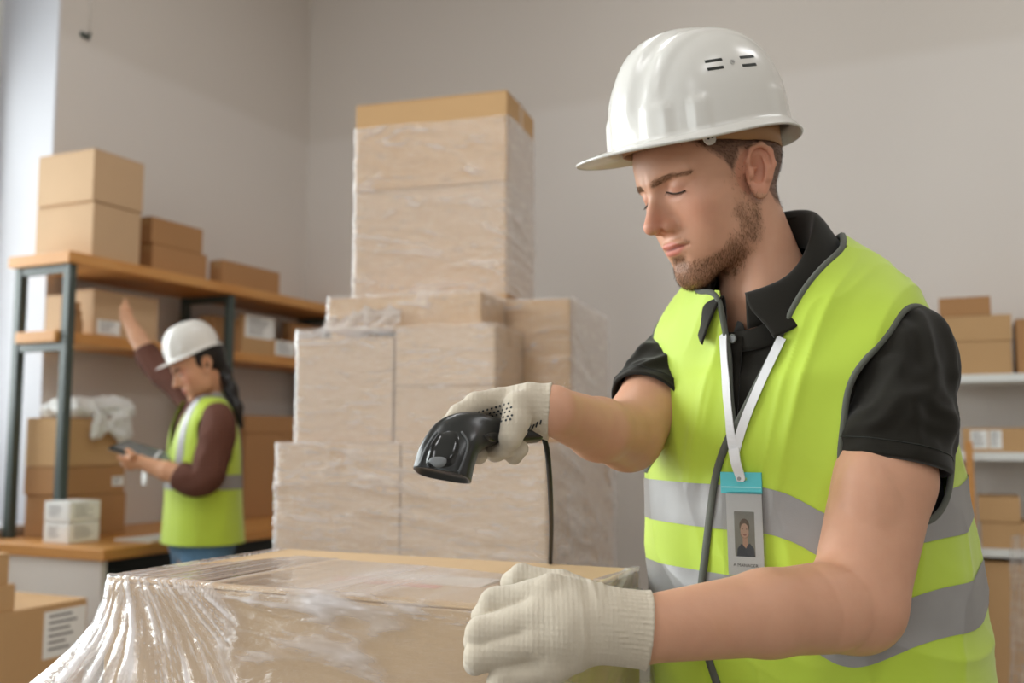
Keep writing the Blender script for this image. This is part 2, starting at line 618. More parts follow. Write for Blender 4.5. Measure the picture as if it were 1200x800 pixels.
def fill_glow_mat():  # glow of the added fill lamps
    t = NT('fill_glow')
    return t.done(t.n('Emission', {0: (1, .985, .96, 1), 1: 3.0}).outputs[0])
M_FILL = fill_glow_mat()
for i, (x, y) in enumerate([(a, b) for a in (2.0, 5.0) for b in (-2.2, -5.2, -8.2)]):  # unseen fill lamps added under the ceiling to even out the light
    lamp = empty('added_fill_light', room(x, y, ZC - .065), ROT, 'long added fill light under the ceiling, %s row, %s' % (('window side', 'inner side')[i // 3], ('above the back wall end', 'in the room centre', 'at the rear wall end')[i % 3]), 'lamp', 'added fill lights')
    box_obj('housing', (-.16, -.78, .0), (.16, .78, .064), M_FRAMEW, lamp, .006)
    box_obj('diffuser', (-.13, -.75, -.012), (.13, .75, -.0005), M_FILL, lamp, .004)
    l = bpy.data.lights.new('added_fill_lamp', 'AREA')
    l.shape = 'RECTANGLE'; l.size, l.size_y = .4, 1.5; l.energy = 14; l.color = (.98, .985, 1.0)
    lo = bpy.data.objects.new('added_fill_lamp', l); COL.objects.link(lo)
    lo.parent = lamp; lo.location = (0, 0, -.03)

# ------------------------------------------------------------------ cardboard
def card_mat(name, col, var=.06):
    t = NT(name)
    v = t.coord()
    oi = t.n('ObjectInfo').outputs['Random']
    c = lin(col)
    lo = tuple(x * (1 - var) for x in c[:3]) + (1,)
    hi = tuple(min(1, x * (1 + var)) for x in c[:3]) + (1,)
    fibre = t.noise(t.coord((60, 60, 6)), 6, 3, .6)
    base = t.mix(t.noise(v, 5, 4, .6), lo, hi)
    base = t.mix(t.math('MULTIPLY', fibre, .25), base, tuple(x * .82 for x in c[:3]) + (1,))
    base = t.mix(t.math('MULTIPLY', oi, .3), base, tuple(x * .84 for x in c[:3]) + (1,))
    sx = t.n('SeparateXYZ', {0: v})
    flute = t.math('SINE', t.math('MULTIPLY', t.math('ADD', sx.outputs[0], sx.outputs[1]), 900.0))
    h = t.math('ADD', t.math('MULTIPLY', flute, .25), fibre)
    return t.done(t.principled(Base_Color=base, Roughness=.75, Specular=.2, Normal=t.bump(h, .12, .001)))
M_CARD = card_mat('brown_cardboard', (198, 160, 116))
M_CARD_D = card_mat('dark_brown_cardboard', (178, 134, 92))
M_CARD_L = card_mat('pale_cardboard', (200, 168, 134))
M_EDGE = simple('cut_cardboard_edge', (150, 112, 72), .9, .2, 60)
M_TAPE = simple('parcel_tape', (186, 148, 104), .25, .05, 20, spec=.5)
M_PAPER = simple('white_label_paper', (238, 238, 236), .6, .02)
M_INK = simple('grey_print', (120, 120, 122), .7, .1)

def carton(label, lo, hi, origin, rz, group, mat=None, tape=True, papers=(), flaps=True, gap=.004, lid=0.0, name='cardboard_box'):
    """carton between local corners lo and hi; origin/rz place the local frame"""
    mat = mat or M_CARD
    lo, hi = Vector(lo), Vector(hi)
    c = (lo + hi) / 2
    w, d, h = hi - lo
    m = Matrix.Rotation(rz, 4, 'Z')
    loc = Vector(origin) + m @ Vector((c.x, c.y, lo.z))
    bm = bmesh.new()
    ft = .004 if flaps else 0
    box_bm(bm, (-w / 2, -d / 2, 0), (w / 2, d / 2, h - ft), .0025, 2)
    me = bpy.data.meshes.new(name)
    bm.to_mesh(me); bm.free()
    me.materials.append(mat)
    o = link(name, me)
    o.location = loc
    o.rotation_euler = (0, 0, rz)
    set_props(o, label, 'box', group)
    if flaps:
        if w >= d:
            f = [((-w / 2, -d / 2, h - ft), (w / 2, -gap / 2, h)), ((-w / 2, gap / 2, h - ft), (w / 2, d / 2, h))]
        else:
            f = [((-w / 2, -d / 2, h - ft), (-gap / 2, d / 2, h)), ((gap / 2, -d / 2, h - ft), (w / 2, d / 2, h))]
        for a, b in f:
            box_obj('flap', a, b, mat, o, .0015, 1)
    if lid > 0:
        e = .004
        for a, b in (((-w / 2 - e, -d / 2 - e, h - lid), (w / 2 + e, -d / 2, h + .001)), ((w / 2, -d / 2, h - lid), (w / 2 + e, d / 2 + e, h + .001)),
                     ((-w / 2 - e, -d / 2, h - lid), (-w / 2, d / 2 + e, h + .001)), ((-w / 2, d / 2, h - lid), (w / 2, d / 2 + e, h + .001))):
            box_obj('lid_edge', a, b, mat, o, .0015, 1)
    if tape:
        tw = .024
        if w >= d:
            a = [((-w / 2 - .0008, -tw, h), (w / 2 + .0008, tw, h + .0006)), ((w / 2, -tw, h - min(.07, h * .3)), (w / 2 + .0008, tw, h)), ((-w / 2 - .0008, -tw, h - min(.07, h * .3)), (-w / 2, tw, h))]
        else:
            a = [((-tw, -d / 2 - .0008, h), (tw, d / 2 + .0008, h + .0006)), ((-tw, -d / 2 - .0008, h - min(.07, h * .3)), (tw, -d / 2, h))]
        bm = bmesh.new()
        for q in a:
            box_bm(bm, *q)
        me = bpy.data.meshes.new('tape'); bm.to_mesh(me); bm.free(); me.materials.append(M_TAPE)
        link('tape', me, o)
    for face, u0, u1, v0, v1 in papers:      # fractions of the face
        t0 = .0009
        if face == 'x':
            a, b = (w / 2, -d / 2 + u0 * d, v0 * h), (w / 2 + t0, -d / 2 + u1 * d, v1 * h)
        else:
            a, b = (-w / 2 + u0 * w, -d / 2 - t0, v0 * h), (-w / 2 + u1 * w, -d / 2, v1 * h)
        p = box_obj('paper_label', a, b, M_PAPER, o)
        p['label'] = 'white printed paper label'
        bm = bmesh.new()
        for k in range(6):                   # rows of print
            f0, f1 = .12, .12 + .7 * RNG.uniform(.55, 1)
            z0 = a[2] + (b[2] - a[2]) * (.86 - .14 * k); z1 = z0 + (b[2] - a[2]) * .05
            if face == 'x':
                y = lambda f: a[1] + (b[1] - a[1]) * f
                box_bm(bm, (b[0], y(f0), z0), (b[0] + .0003, y(f1), z1))
            else:
                x = lambda f: a[0] + (b[0] - a[0]) * f
                box_bm(bm, (x(f0), a[1] - .0003, z0), (x(f1), a[1], z1))
        me = bpy.data.meshes.new('print_lines'); bm.to_mesh(me); bm.free(); me.materials.append(M_INK)
        link('print_lines', me, p)
    return o

def rlocal(p):
    q = Vector(p) - RC
    return q.dot(RX), q.dot(RY), q.z

def shelf_box(label, group, pxc, pxl, pxr, ytop, z, xf, ymid=None, xmin=.02, **kw):
    """box whose near vertical edge is seen at pxc on a shelf at height z, front face at room x = xf"""
    ym = ymid if ymid else ytop + 20
    c = on_plane(pxc, ym, room(xf, 0), RX)
    _, y0, _ = rlocal(c)
    x0 = rlocal(on_plane(pxl, ym, room(0, y0), RY))[0]
    y1 = rlocal(on_plane(pxr, ym, room(xf, 0), RX))[1]
    zt = on_plane(pxc, ytop, c, -RY * 1.0)[2] if False else at(pxc, ytop, c[1])[2]
    return carton(label, (max(xmin, x0), y0, z), (xf, y1, zt), RC, ROT, group, **kw)

# ------------------------------------------------------------------ shelving against the window wall
def wood_mat(name, a, b, rough=.45):
    t = NT(name)
    v = t.coord((1, 1, 1))
    w = t.n('TexWave', {'Vector': t.coord((9, 1.2, 9)), 'Scale': 2.2, 'Distortion': 5.0, 'Detail': 3.0, 'Detail Scale': 1.6}).outputs['Fac']
    n = t.noise(t.coord((30, 2, 30)), 6, 4)
    base = t.mix(w, lin(a), lin(b))
    base = t.mix(t.math('MULTIPLY', n, .35), base, lin(tuple(int(x * .8) for x in a)))
    return t.done(t.principled(Base_Color=base, Roughness=rough, Specular=.4, Normal=t.bump(n, .1, .001)))
M_WOOD = wood_mat('amber_pine', (203, 140, 74), (214, 158, 94))
M_STEEL = simple('dark_green_grey_steel', (64, 74, 70), .4, .08, 10, spec=.5)
M_DARK = simple('black_laminate', (34, 36, 32), .5, .1)
M_WHITE = simple('white_melamine', (232, 226, 220), .5, .03)

ZT, ZS1, ZS2 = .877, 1.682, 1.988          # bench top, shelf boards
sh = empty('shelving_unit', room(0, 0, 0), ROT, 'dark steel shelving unit with two amber wooden boards standing on the bench', 'shelf')
for y in (-1.957, -1.035, -.115):
    for x in (.065, .335):
        box_obj('post', (x - .018, y - .018, ZT), (x + .018, y + .018, ZS2 - .045), M_STEEL, sh, .003)
    for z in (ZS1, ZS2):
        box_obj('crossbar', (.083, y - .014, z - .078), (.317, y + .014, z - .046), M_STEEL, sh, .002)
for z in (ZS1, ZS2):
    if z == ZS2:
        box_obj('shelf_board', (.03, -1.995, z - .045), (.37, -.03, z), M_WOOD, sh, .004)
    else:
        box_obj('shelf_board', (.03, -1.93, z - .045), (.314, -.03, z), M_WOOD, sh, .004)
        for y0, y1 in ((-1.995, -1.93),):
            box_obj('shelf_board', (.09, y0, z - .045), (.31, y1, z), M_WOOD, sh, .004)

bench = empty('work_bench', room(0, 0, 0), ROT, 'long work bench with wooden top, white end panel and black doors', 'bench')
box_obj('bench_top', (.01, -2.105, ZT - .042), (.73, -.01, ZT), M_WOOD, bench, .004)
box_obj('end_panel', (.03, -2.085, 0), (.70, -2.06, ZT - .042), M_WHITE, bench, .002)
box_obj('end_panel', (.03, -.05, 0), (.70, -.025, ZT - .042), M_WHITE, bench, .002)
box_obj('back_panel', (.03, -2.06, .06), (.045, -.05, ZT - .042), M_DARK, bench)
box_obj('plinth', (.05, -2.06, 0), (.64, -.05, .08), M_DARK, bench)
for k in range(4):
    y0 = -2.056 + k * .501
    dd = box_obj('door', (.672, y0 + .003, .09), (.69, y0 + .498, ZT - .046), M_DARK, bench, .002)
    box_obj('handle', (.69, y0 + .44, .5), (.712, y0 + .452, .64), M_STEEL, dd, .003)

G = 'boxes on the top board of the dark shelving unit'
shelf_box('pale carton on the shelf top, lower of the stacked pair at its near end', G, 109, 42, 165, 235, ZS2, .345, 265, mat=M_CARD_L, tape=False)
_h = at(109, 235, on_plane(109, 265, room(.345, 0), RX)[1])[2]
shelf_box('pale carton topmost on the shelf, highest of all by the window', G, 110, 45, 169, 173, _h + .001, .35, 200, mat=M_CARD_L, tape=False)
_z2 = at(178, 284, on_plane(178, 290, room(.30, 0), RX)[1])[2]
shelf_box('flat brown box under its twin, beside the pale pair', G, 179, 163, 243, 284, ZS2, .30, 295, mat=M_CARD_D)
shelf_box('flat brown box lying on top of its twin beside the pale pair', G, 178, 163, 238, 253, _z2 + .001, .30, 270, mat=M_CARD_D)
shelf_box('single flat brown box on the shelf top, farthest from the window', G, 262, 245, 328, 304, ZS2, .30, 320, mat=M_CARD_D)

G = 'boxes on the middle board of the dark shelving unit'
shelf_box('pale carton with white end on the middle board behind the front post', G, 110, 82, 186, 338, ZS1 + .001, .27, 350, mat=M_CARD_L, tape=False,
          papers=(('x', .06, .40, .06, .36),))
shelf_box('small pale box close to the window on the middle board', G, 72, 54, 84, 345, ZS1 + .001, .12, 355, mat=M_CARD_L, tape=False)
for k, (a, t) in enumerate(((.0, .035), (.036, .03), (.067, .025))):
    shelf_box(('thin brown box, bottom one of the small pile by the front post', 'thin brown box, middle one of the small pile by the front post',
               'thin brown box, uppermost of the small pile by the front post')[k], G, 84 + k, 77 + k, 98 - k * 2, at(0, 0, 1)[0] * 0 + 383 - 10 * (k + 1), ZS1 + .001 + .0335 * k, .30, 375,
              mat=M_CARD_D, tape=False, flaps=False)
shelf_box('dark brown box right behind the woman\'s helmet on the middle board', G, 250, 232, 279, 369, ZS1 + .001, .26, 385, mat=M_CARD_D)
shelf_box('brown box with large white paper label on the middle board', G, 284, 278, 322, 367, ZS1 + .001, .29, 390, papers=(('x', .08, .98, .42, .98),), tape=False)
shelf_box('low box with white label at the far end of the middle board', G, 320, 313, 346, 397, ZS1 + .001, .30, 405, papers=(('x', .1, .98, .1, .95),), tape=False)
shelf_box('plain brown box at the far end of the middle board', G, 340, 330, 376, 377, ZS1 + .001, .24, 390, mat=M_CARD_D)

G = 'boxes standing on the work bench'
def bench_box(label, lo, hi, **kw):
    return carton(label, lo, hi, RC, ROT, G, **kw)
zb = ZT + .001
shelf_box('wide brown carton at the bottom of the bench stack by the window', G, 76, 18, 147, 581, zb, .31, 600, xmin=.09, mat=M_CARD_D, tape=False)
_z = at(76, 581, on_plane(76, 600, room(.31, 0), RX)[1])[2]
shelf_box('brown carton with small white sticker in the middle of the bench stack', G, 75, 12, 146, 547, _z + .001, .31, 565, xmin=.09, mat=M_CARD_D, tape=False, papers=(('x', .78, .98, .25, .6),))
_z1 = at(75, 547, on_plane(75, 565, room(.31, 0), RX)[1])[2]
_top = shelf_box('tan carton under the white plastic bag on the bench stack', G, 75, 22, 142, 489, _z1 + .001, .30, 515, xmin=.09, tape=False)
_zbag = at(75, 489, on_plane(75, 515, room(.30, 0), RX)[1])[2]
for k in range(2):
    c = on_plane(78, 620, room(.46, 0), RX); y0 = rlocal(c)[1]
    carton(('white carton with ribbed print under its twin in front of the stack', 'white carton with ribbed print on top of its twin')[k],
           (.34, y0, zb + .078 * k), (.47, y0 + .145, zb + .078 * k + .075), RC, ROT, 'white printed cartons on the bench', mat=M_PAPER, tape=False,
           papers=(('x', .06, .94, .1, .9), ('y', .1, .9, .15, .85)), flaps=True)
c = on_plane(287, 550, room(.30, 0), RX); y0 = rlocal(c)[1]
zz = at(300, 505, at(300, 505, 1)[1] * 5.0)[2]
carton('tall brown carton with a lid behind the woman on the bench', (.09, y0, zb), (.30, -.15, zb + .50), RC, ROT, G, mat=M_CARD_D, tape=False, lid=.085)
pp = box_obj('paper_sheets', (.52, -1.86, ZT + .0005), (.70, -1.50, ZT + .006), M_PAPER)
pp.location = RC; pp.rotation_euler = (0, 0, ROT)
set_props(pp, 'thin pile of white paper lying on the bench corner', 'paper')

# white plastic bag on the bench stack
def plastic_mat():
    t = NT('white_plastic_bag')
    p = t.principled(Base_Color=lin((238, 238, 236)), Roughness=.3, Specular=.5, Normal=t.bump(t.noise(t.coord(), 30, 3), .3, .006))
    tr = t.n('BsdfTranslucent', {0: (.9, .9, .88, 1)}).outputs[0]
    return t.done(t.n('MixShader', {0: .25, 1: p, 2: tr}).outputs[0])
_c = on_plane(95, 505, room(.20, 0), RX)
_cy = rlocal(_c)[1]
def _bag(P):
    d = s_ell(P, (.19, _cy - .02, _zbag + .035), (.13, .13, .055))
    d = smin(d, s_ell(P, (.23, _cy + .12, _zbag + .04), (.10, .10, .06)), .04)
    d = smin(d, s_ell(P, (.325, _cy + .10, _zbag - .04), (.022, .07, .085)), .03)
    d = smin(d, s_ell(P, (.325, _cy - .02, _zbag - .03), (.02, .06, .07)), .03)
    n = ridged(P * 16.0, 2, 5)
    d = d + .022 - n * .02
    return np.maximum(d, -(np.maximum(.306 - P[:, 0], P[:, 2] - _zbag - .002) * -1) * 0 + d)
V, F = sdf_mesh(lambda P: np.maximum(_bag(P), np.minimum(_zbag + .003 - P[:, 2], .303 - P[:, 0])), *grid3((0.02, _cy - .2, _zbag - .16), (.40, _cy + .26, _zbag + .14), .007))
o = obj_from('plastic_bag', laplace(V, F, 1), F, plastic_mat(), smooth=True)
o.location = RC; o.rotation_euler = (0, 0, ROT)
set_props(o, 'crumpled white plastic bag draped over a carton on the bench', 'bag')

# ------------------------------------------------------------------ boxes on the floor by the bench
G = 'boxes piled on the floor in front of the bench'
Y = 2.75
def floor_box(label, x0, x1, y0, y1, z0, z1, **kw):
    return carton(label, (x0, y0, z0), (x1, y1, z1), RC, ROT, G, **kw)
c = on_plane(98, 740, room(.62, 0), RX)
def pxy(px, py, x):
    return rlocal(on_plane(px, py, room(x, 0), RX))[1]
def ztop(px, py, x):
    return on_plane(px, py, room(x, 0), RX)[2]
xa = 1.02
ya = pxy(101, 740, xa)
z3, z2_, z1_ = ztop(60, 708, xa), ztop(14, 687, xa + .03), ztop(14, 650, xa + .03)
floor_box('large brown carton with a white paper label on the floor by the bench', xa - .36, xa, ya - .52, ya, .0, z3, papers=(('x', .70, .99, .80, .975),), tape=False)
yb = pxy(29, 705, xa + .03)
floor_box('brown carton standing on the large labelled carton, lower of two', xa - .33, xa + .03 - .04, yb - .36, yb, z3 + .001, z2_, tape=False)
yc = pxy(25, 670, xa + .03)
floor_box('small brown carton topmost of the floor pile at the picture edge', xa - .30, xa + .02 - .04, yc - .30, yc, z2_ + .001, z1_, tape=False)

# ------------------------------------------------------------------ white shelving on the back wall
M_SHELFW = simple('white_painted_metal', (226, 228, 226), .35, .03, spec=.5)
YF = -.42
def bl(px, py, y=YF):
    return rlocal(on_plane(px, py, room(0, y), RY))
xs0 = bl(1088, 450)[0]; xs1 = xs0 + 1.3
wz = [bl(1160, 438)[2], bl(1160, 530)[2], bl(1160, 643)[2]]
ws = empty('white_shelving', RC, ROT, 'white metal shelving loaded with boxes behind the man on the back wall', 'shelf')
for z in wz:
    box_obj('shelf_board', (xs0, YF, z - .032), (xs1, -.03, z), M_SHELFW, ws, .003)
for x in (xs0 - .02, xs1 + .02):
    for y in (YF + .015, -.045):
        box_obj('post', (x - .02, y - .015, 0), (x + .02, y + .015, wz[0]), M_SHELFW, ws, .002)
def wbox(label, pxl, pxr, ytop, z, G='boxes on the white shelving', d=.28, y=-.40, **kw):
    a, b = bl(pxl, ytop + 10, y)[0], bl(pxr, ytop + 10, y)[0]
    zt = bl((pxl + pxr) / 2, ytop, y)[2]
    carton(label, (a, y, z + .001), (b, y + d, zt), RC, ROT, G, **kw)
    return zt
z_ = wbox('brown carton with a deep lid on the upper white shelf', 1106, 1184, 370, wz[0], lid=.10, tape=False)
wbox('flat small box lying on the lidded carton, top of the white shelving', 1100, 1161, 348, z_ + .002, d=.2, mat=M_CARD_D, tape=False)
wbox('brown carton next to the lidded one on the upper white shelf', 1190, 1262, 372, wz[0], mat=M_CARD_D, tape=False)
wbox('long box with two white labels on the middle white shelf', 1128, 1232, 501, wz[1], papers=(('y', .09, .29, .15, .9), ('y', .31, .45, .15, .9)), tape=False)
z_ = wbox('brown carton on the lowest white shelf under its smaller neighbour', 1150, 1240, 613, wz[2], tape=False)
wbox('smaller brown carton on top of the lowest white shelf stack', 1146, 1196, 582, z_ + .001, d=.22, tape=False)
wbox('tall brown carton standing on the floor under the white shelving', 1150, 1250, 660, 0.0, tape=False, d=.3)

# slim wooden batten and a hanging strip of film at the picture's right edge
_bx, _by, _ = bl(1137, 560, -.58)
bt = empty('wooden_batten', room(_bx, _by, 0), ROT, 'slim wooden batten standing on the floor in front of the white shelving', 'batten')
box_obj('upright', (-.014, -.014, .03), (.014, .014, bl(1137, 517, -.58)[2]), M_WOOD, bt, .004)
box_obj('foot', (-.12, -.05, 0), (.12, .05, .03), M_WOOD, bt, .004)

# hook with a cord on the window wall
hk = empty('wall_hook', room(0, rlocal(on_plane(99, 42, room(0, 0), RX))[1], on_plane(99, 42, room(0, 0), RX)[2]), ROT, 'small dark hook with a thin cord high on the plaster wall', 'hook')
box_obj('plate', (0, -.025, -.012), (.008, .025, .012), M_STEEL, hk, .003)
V, F = tube(catmull([(.008, 0, 0), (.03, 0, -.005), (.038, 0, .01)], 5), .004, 8)
obj_from('prong', V, F, M_STEEL, hk, True)
V, F = tube([(.006, .022, .01), (.006, .022, .3), (.006, .022, ZC - on_plane(99, 42, room(0, 0), RX)[2] - .01)], .004, 8)
obj_from('cord', V, F, M_WHITE, hk, True)

# ------------------------------------------------------------------ stretch film
def film_mat(name, veil0=.17, veil_gain=.4, rough=.16, tint=(238, 232, 230), scale=(5, 5, 26), bs=.55):
    t = NT(name)
    at_ = t.n('Attribute', attribute_name='veil').outputs['Fac']
    v = t.coord(scale)
    n = t.noise(v, 2.2, 5, .6, .6)
    n2 = t.noise(t.coord(tuple(s * 3 for s in scale)), 2.5, 3, .6, .8)
    streak = t.n('MapRange', {0: n, 1: .5, 2: .72, 3: 0.0, 4: 1.0}).outputs[0]
    fr = t.n('LayerWeight', {0: .35}).outputs['Facing']
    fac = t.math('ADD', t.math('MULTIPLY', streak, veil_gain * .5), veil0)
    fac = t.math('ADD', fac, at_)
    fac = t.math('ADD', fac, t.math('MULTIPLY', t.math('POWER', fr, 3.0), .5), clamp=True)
    h = t.math('ADD', n, t.math('MULTIPLY', n2, .4))
    b = t.bump(h, bs, .012)
    tr = t.n('BsdfTransparent', {0: (.97, .97, .97, 1)}).outputs[0]
    df = t.n('BsdfDiffuse', {0: lin(tint)}).outputs[0]
    tl = t.n('BsdfTranslucent', {0: lin(tint)}).outputs[0]
    body = t.n('MixShader', {0: .35, 1: df, 2: tl}).outputs[0]
    gl = t.n('BsdfGlossy', {0: (1, 1, 1, 1), 'Roughness': rough, 'Normal': b}).outputs[0]
    f2 = t.n('Fresnel', {0: 1.45}).outputs[0]
    lay = t.n('MixShader', {0: fac, 1: tr, 2: body}).outputs[0]
    back = t.n('NewGeometry').outputs['Backfacing']
    gf = t.math('MULTIPLY', t.math('ADD', t.math('MULTIPLY', f2, 1.3), .06), t.math('SUBTRACT', 1.0, back), clamp=True)
    return t.done(t.n('MixShader', {0: gf, 1: lay, 2: gl}).outputs[0])
M_FILM = film_mat('stretch_film')

def film_loop(name, poly, z0, z1, label, mat=None, out=.005, step=.007, seed=0, amp=.0045, veil=None, top=.0, ragged=.0):
    """film wound round an outline (counter-clockwise seen from above)"""
    P = np.array(poly, float)
    P = np.concatenate([P, P[:1]])
    L = np.concatenate([[0], np.cumsum(np.linalg.norm(np.diff(P, axis=0), axis=1))])
    n = int(L[-1] / step)
    q = np.linspace(0, L[-1], n, endpoint=False)
    C = np.stack([np.interp(q, L, P[:, i]) for i in range(2)], 1)
    for _ in range(2):
        C = .5 * C + .25 * (np.roll(C, 1, 0) + np.roll(C, -1, 0))
    T = np.roll(C, -1, 0) - np.roll(C, 1, 0)
    T /= np.linalg.norm(T, axis=1)[:, None]
    N = np.stack([T[:, 1], -T[:, 0]], 1)
    m = int((z1 - z0) / step) + 1
    zs = np.linspace(0, 1, m)
    V = np.zeros((m, n, 3)); vl = np.zeros((m, n))
    for j in range(m):
        zt = z1 - ragged * (.5 + .5 * vnoise(np.stack([q * 7, q * 0, q * 0], 1), seed + 9))
        z = z0 + (zt - z0) * zs[j]
        K = np.stack([q * 4.0 + z * 1.5, z * 24 + q * 3.2 + .6 * vnoise(np.stack([q * 5, z * 6, q * 0], 1), seed), np.full(n, seed * 3.1)], 1)
        w = ridged(K, 3, seed)
        calm = .35 + .65 * np.clip(.5 + 1.2 * vnoise(np.stack([q * 3.1, z * 4.3, np.full(n, seed * 1.7)], 1), seed + 3), 0, 1)
        w = w * calm
        d = out + amp * np.clip(w - .35, 0, 1.2)
        V[j, :, :2] = C + N * d[:, None]
        V[j, :, 2] = z
        vl[j] = .55 * np.clip(w - .85, 0, 1) ** 1.2 - .05
        if veil is not None:
            vl[j] += veil(V[j], N)
    F = [(j * n + k, j * n + (k + 1) % n, (j + 1) * n + (k + 1) % n, (j + 1) * n + k) for j in range(m - 1) for k in range(n)]
    o = obj_from(name, V.reshape(-1, 3), np.array(F), mat or M_FILM, smooth=True)
    a = o.data.attributes.new('veil', 'FLOAT', 'POINT')
    a.data.foreach_set('value', vl.ravel().astype(np.float32))
    return set_props(o, label, 'plastic film', 'stretch film on the pallet stack')

# ------------------------------------------------------------------ wrapped pallet
PR = math.atan2(-.292, .956)
PO = Vector((-.044, 2.56, 0))
PU = Vector((math.cos(PR), math.sin(PR), 0)); PV = Vector((-math.sin(PR), math.cos(PR), 0))
def pal(u, v):
    p = PO + PU * u + PV * v
    return (p.x, p.y)
M_PALLET = wood_mat('rough_pallet_wood', (176, 142, 100), (160, 124, 84), .8)
pl = empty('pallet', PO, PR, 'wooden pallet on the floor under the wrapped cartons', 'pallet')
for k in range(5):
    u = -.63 + k * .158
    box_obj('deck_board', (u, -.05, .118), (u + .13, .87, .14), M_PALLET, pl, .002, 1)
for v in (-.05, .36, .77):
    box_obj('bearer', (-.63, v, .022), (.132, v + .1, .118), M_PALLET, pl, .002, 1)
for u in (-.63, -.31, .032):
    box_obj('skid', (u, -.05, 0), (u + .1, .87, .022), M_PALLET, pl, .002, 1)
zA, zB, zC, zD = .141, .70, 1.25, 1.557
zS = 1.656
G = 'cartons stacked on the pallet'
def pbox(label, u0, u1, v0, v1, z0, z1, **kw):
    return carton(label, (u0, v0, z0), (u1, v1, z1 - .001), PO, PR, G, **kw)
pbox('large carton at the pallet bottom beneath the left wide carton', -.614, -.255, -.02, .82, zA, zB)
pbox('large carton at the pallet bottom beneath the right wide carton', -.251, .142, -.02, .82, zA, zB)
pbox('wide wrapped carton on the left of the lower tier, facing the table', -.614, -.255, -.02, .40, zB, zC, mat=M_CARD_L)
pbox('wide wrapped carton on the right of the lower tier below the scanner', -.251, .142, -.02, .40, zB, zC, mat=M_CARD_L)
pbox('lower tier carton at the rear of the pallet behind the left one', -.614, -.255, .405, .82, zB, zC)
pbox('lower tier carton at the rear of the pallet behind the scanner side', -.251, .142, .405, .82, zB, zC)
pbox('wrapped square carton on the left of the middle tier', -.572, -.286, .0, .245, zC, zD - .02, mat=M_CARD_L)
pbox('low wrapped carton of the middle tier under its bright twin', -.280, 0, 0, .245, zC, 1.403, mat=M_CARD_L)
pbox('low wrapped carton of the middle tier with the brightest film glare', -.280, 0, 0, .245, 1.403, zD, mat=M_CARD_L)
pbox('tall carton standing behind the middle tier above the gloved hand', -.245, .138, .25, .77, zC, zS)
pbox('carton behind the left of the middle tier under the tall tower', -.60, -.249, .25, .77, zC, zS)
pbox('thin flat carton lying on the middle tier below the tower', -.50, -.052, .04, .243, zD, zS - .004)
pbox('big carton, lower of the two forming the tall tower', -.533, -.051, .262, .545, zS, 2.010, mat=M_CARD_L)
pbox('big carton on the very top of the tall tower', -.535, -.049, .26, .55, 2.010, 2.283)

def rect(u0, u1, v0, v1):
    return [pal(u0, v0), pal(u1, v0), pal(u1, v1), pal(u0, v1)]
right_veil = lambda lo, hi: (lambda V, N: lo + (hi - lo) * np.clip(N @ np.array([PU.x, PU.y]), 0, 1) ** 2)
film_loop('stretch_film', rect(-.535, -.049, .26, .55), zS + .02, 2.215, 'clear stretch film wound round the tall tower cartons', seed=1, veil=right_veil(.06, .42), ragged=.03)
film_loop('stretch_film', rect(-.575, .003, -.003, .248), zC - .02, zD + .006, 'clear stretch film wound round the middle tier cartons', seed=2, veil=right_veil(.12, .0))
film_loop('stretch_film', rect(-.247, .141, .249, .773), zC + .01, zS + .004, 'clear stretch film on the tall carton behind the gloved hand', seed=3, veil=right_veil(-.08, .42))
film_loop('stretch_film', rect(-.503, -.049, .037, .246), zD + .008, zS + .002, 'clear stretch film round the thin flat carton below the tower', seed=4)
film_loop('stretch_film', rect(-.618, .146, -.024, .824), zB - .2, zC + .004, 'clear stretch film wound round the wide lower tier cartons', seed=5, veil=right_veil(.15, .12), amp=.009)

# loose film bunched on the left of the thin carton
_s = [at(382, 390, 2.66), at(398, 372, 2.66), at(425, 360, 2.67), at(452, 348, 2.68)]
def film_sheet(name, top, bot, label, seed, mat=None, nx=40, ny=24, amp=.012, group=None, veil=.2):
    A, B = resmooth(catmull(top, 10), .01, 0), resmooth(catmull(bot, 10), .01, 0)
    f = lambda P, n: np.stack([np.interp(np.linspace(0, 1, n), np.linspace(0, 1, len(P)), P[:, i]) for i in range(3)], 1)
    A, B = f(A, nx), f(B, nx)
    t = np.linspace(0, 1, ny)[:, None, None]
    V = A[None] * (1 - t) + B[None] * t
    nrm = np.cross(A[-1] - A[0], B[0] - A[0]); nrm /= np.linalg.norm(nrm)
    if nrm[1] > 0: nrm = -nrm
    uu = np.linspace(0, 1, nx)[None].repeat(ny, 0); vv = np.linspace(0, 1, ny)[:, None].repeat(nx, 1)
    w = ridged(np.stack([uu * 9 + vv * 2, vv * 2.5, uu * 0 + seed], -1), 3, seed)
    V = V + nrm * (amp * (w - .6))[..., None]
    F = [(j * nx + k, j * nx + k + 1, (j + 1) * nx + k + 1, (j + 1) * nx + k) for j in range(ny - 1) for k in range(nx - 1)]
    o = obj_from(name, V.reshape(-1, 3), np.array(F), mat or M_FILM, smooth=True)
    a = o.data.attributes.new('veil', 'FLOAT', 'POINT')
    a.data.foreach_set('value', (veil * np.clip(w, 0, 1)).ravel().astype(np.float32))
    return set_props(o, label, 'plastic film', group)
film_sheet('loose_film', [at(384, 372, 2.76), at(410, 352, 2.77), at(440, 348, 2.73), at(470, 350, 2.70)],
           [at(374, 393, 2.70), at(395, 388, 2.69), at(430, 384, 2.655), at(470, 379, 2.64)],
           'loose bunched film hanging at the left foot of the tower', 11, group='stretch film on the pallet stack', veil=.35)

film_sheet('hanging_film', [at(1184, 628, 3.35), at(1196, 626, 3.33), at(1214, 630, 3.3)], [at(1182, 800, 3.35), at(1196, 805, 3.33), at(1216, 802, 3.3)],
           'clear film strip hanging in front of the white shelving at the picture edge', 23, veil=.25)

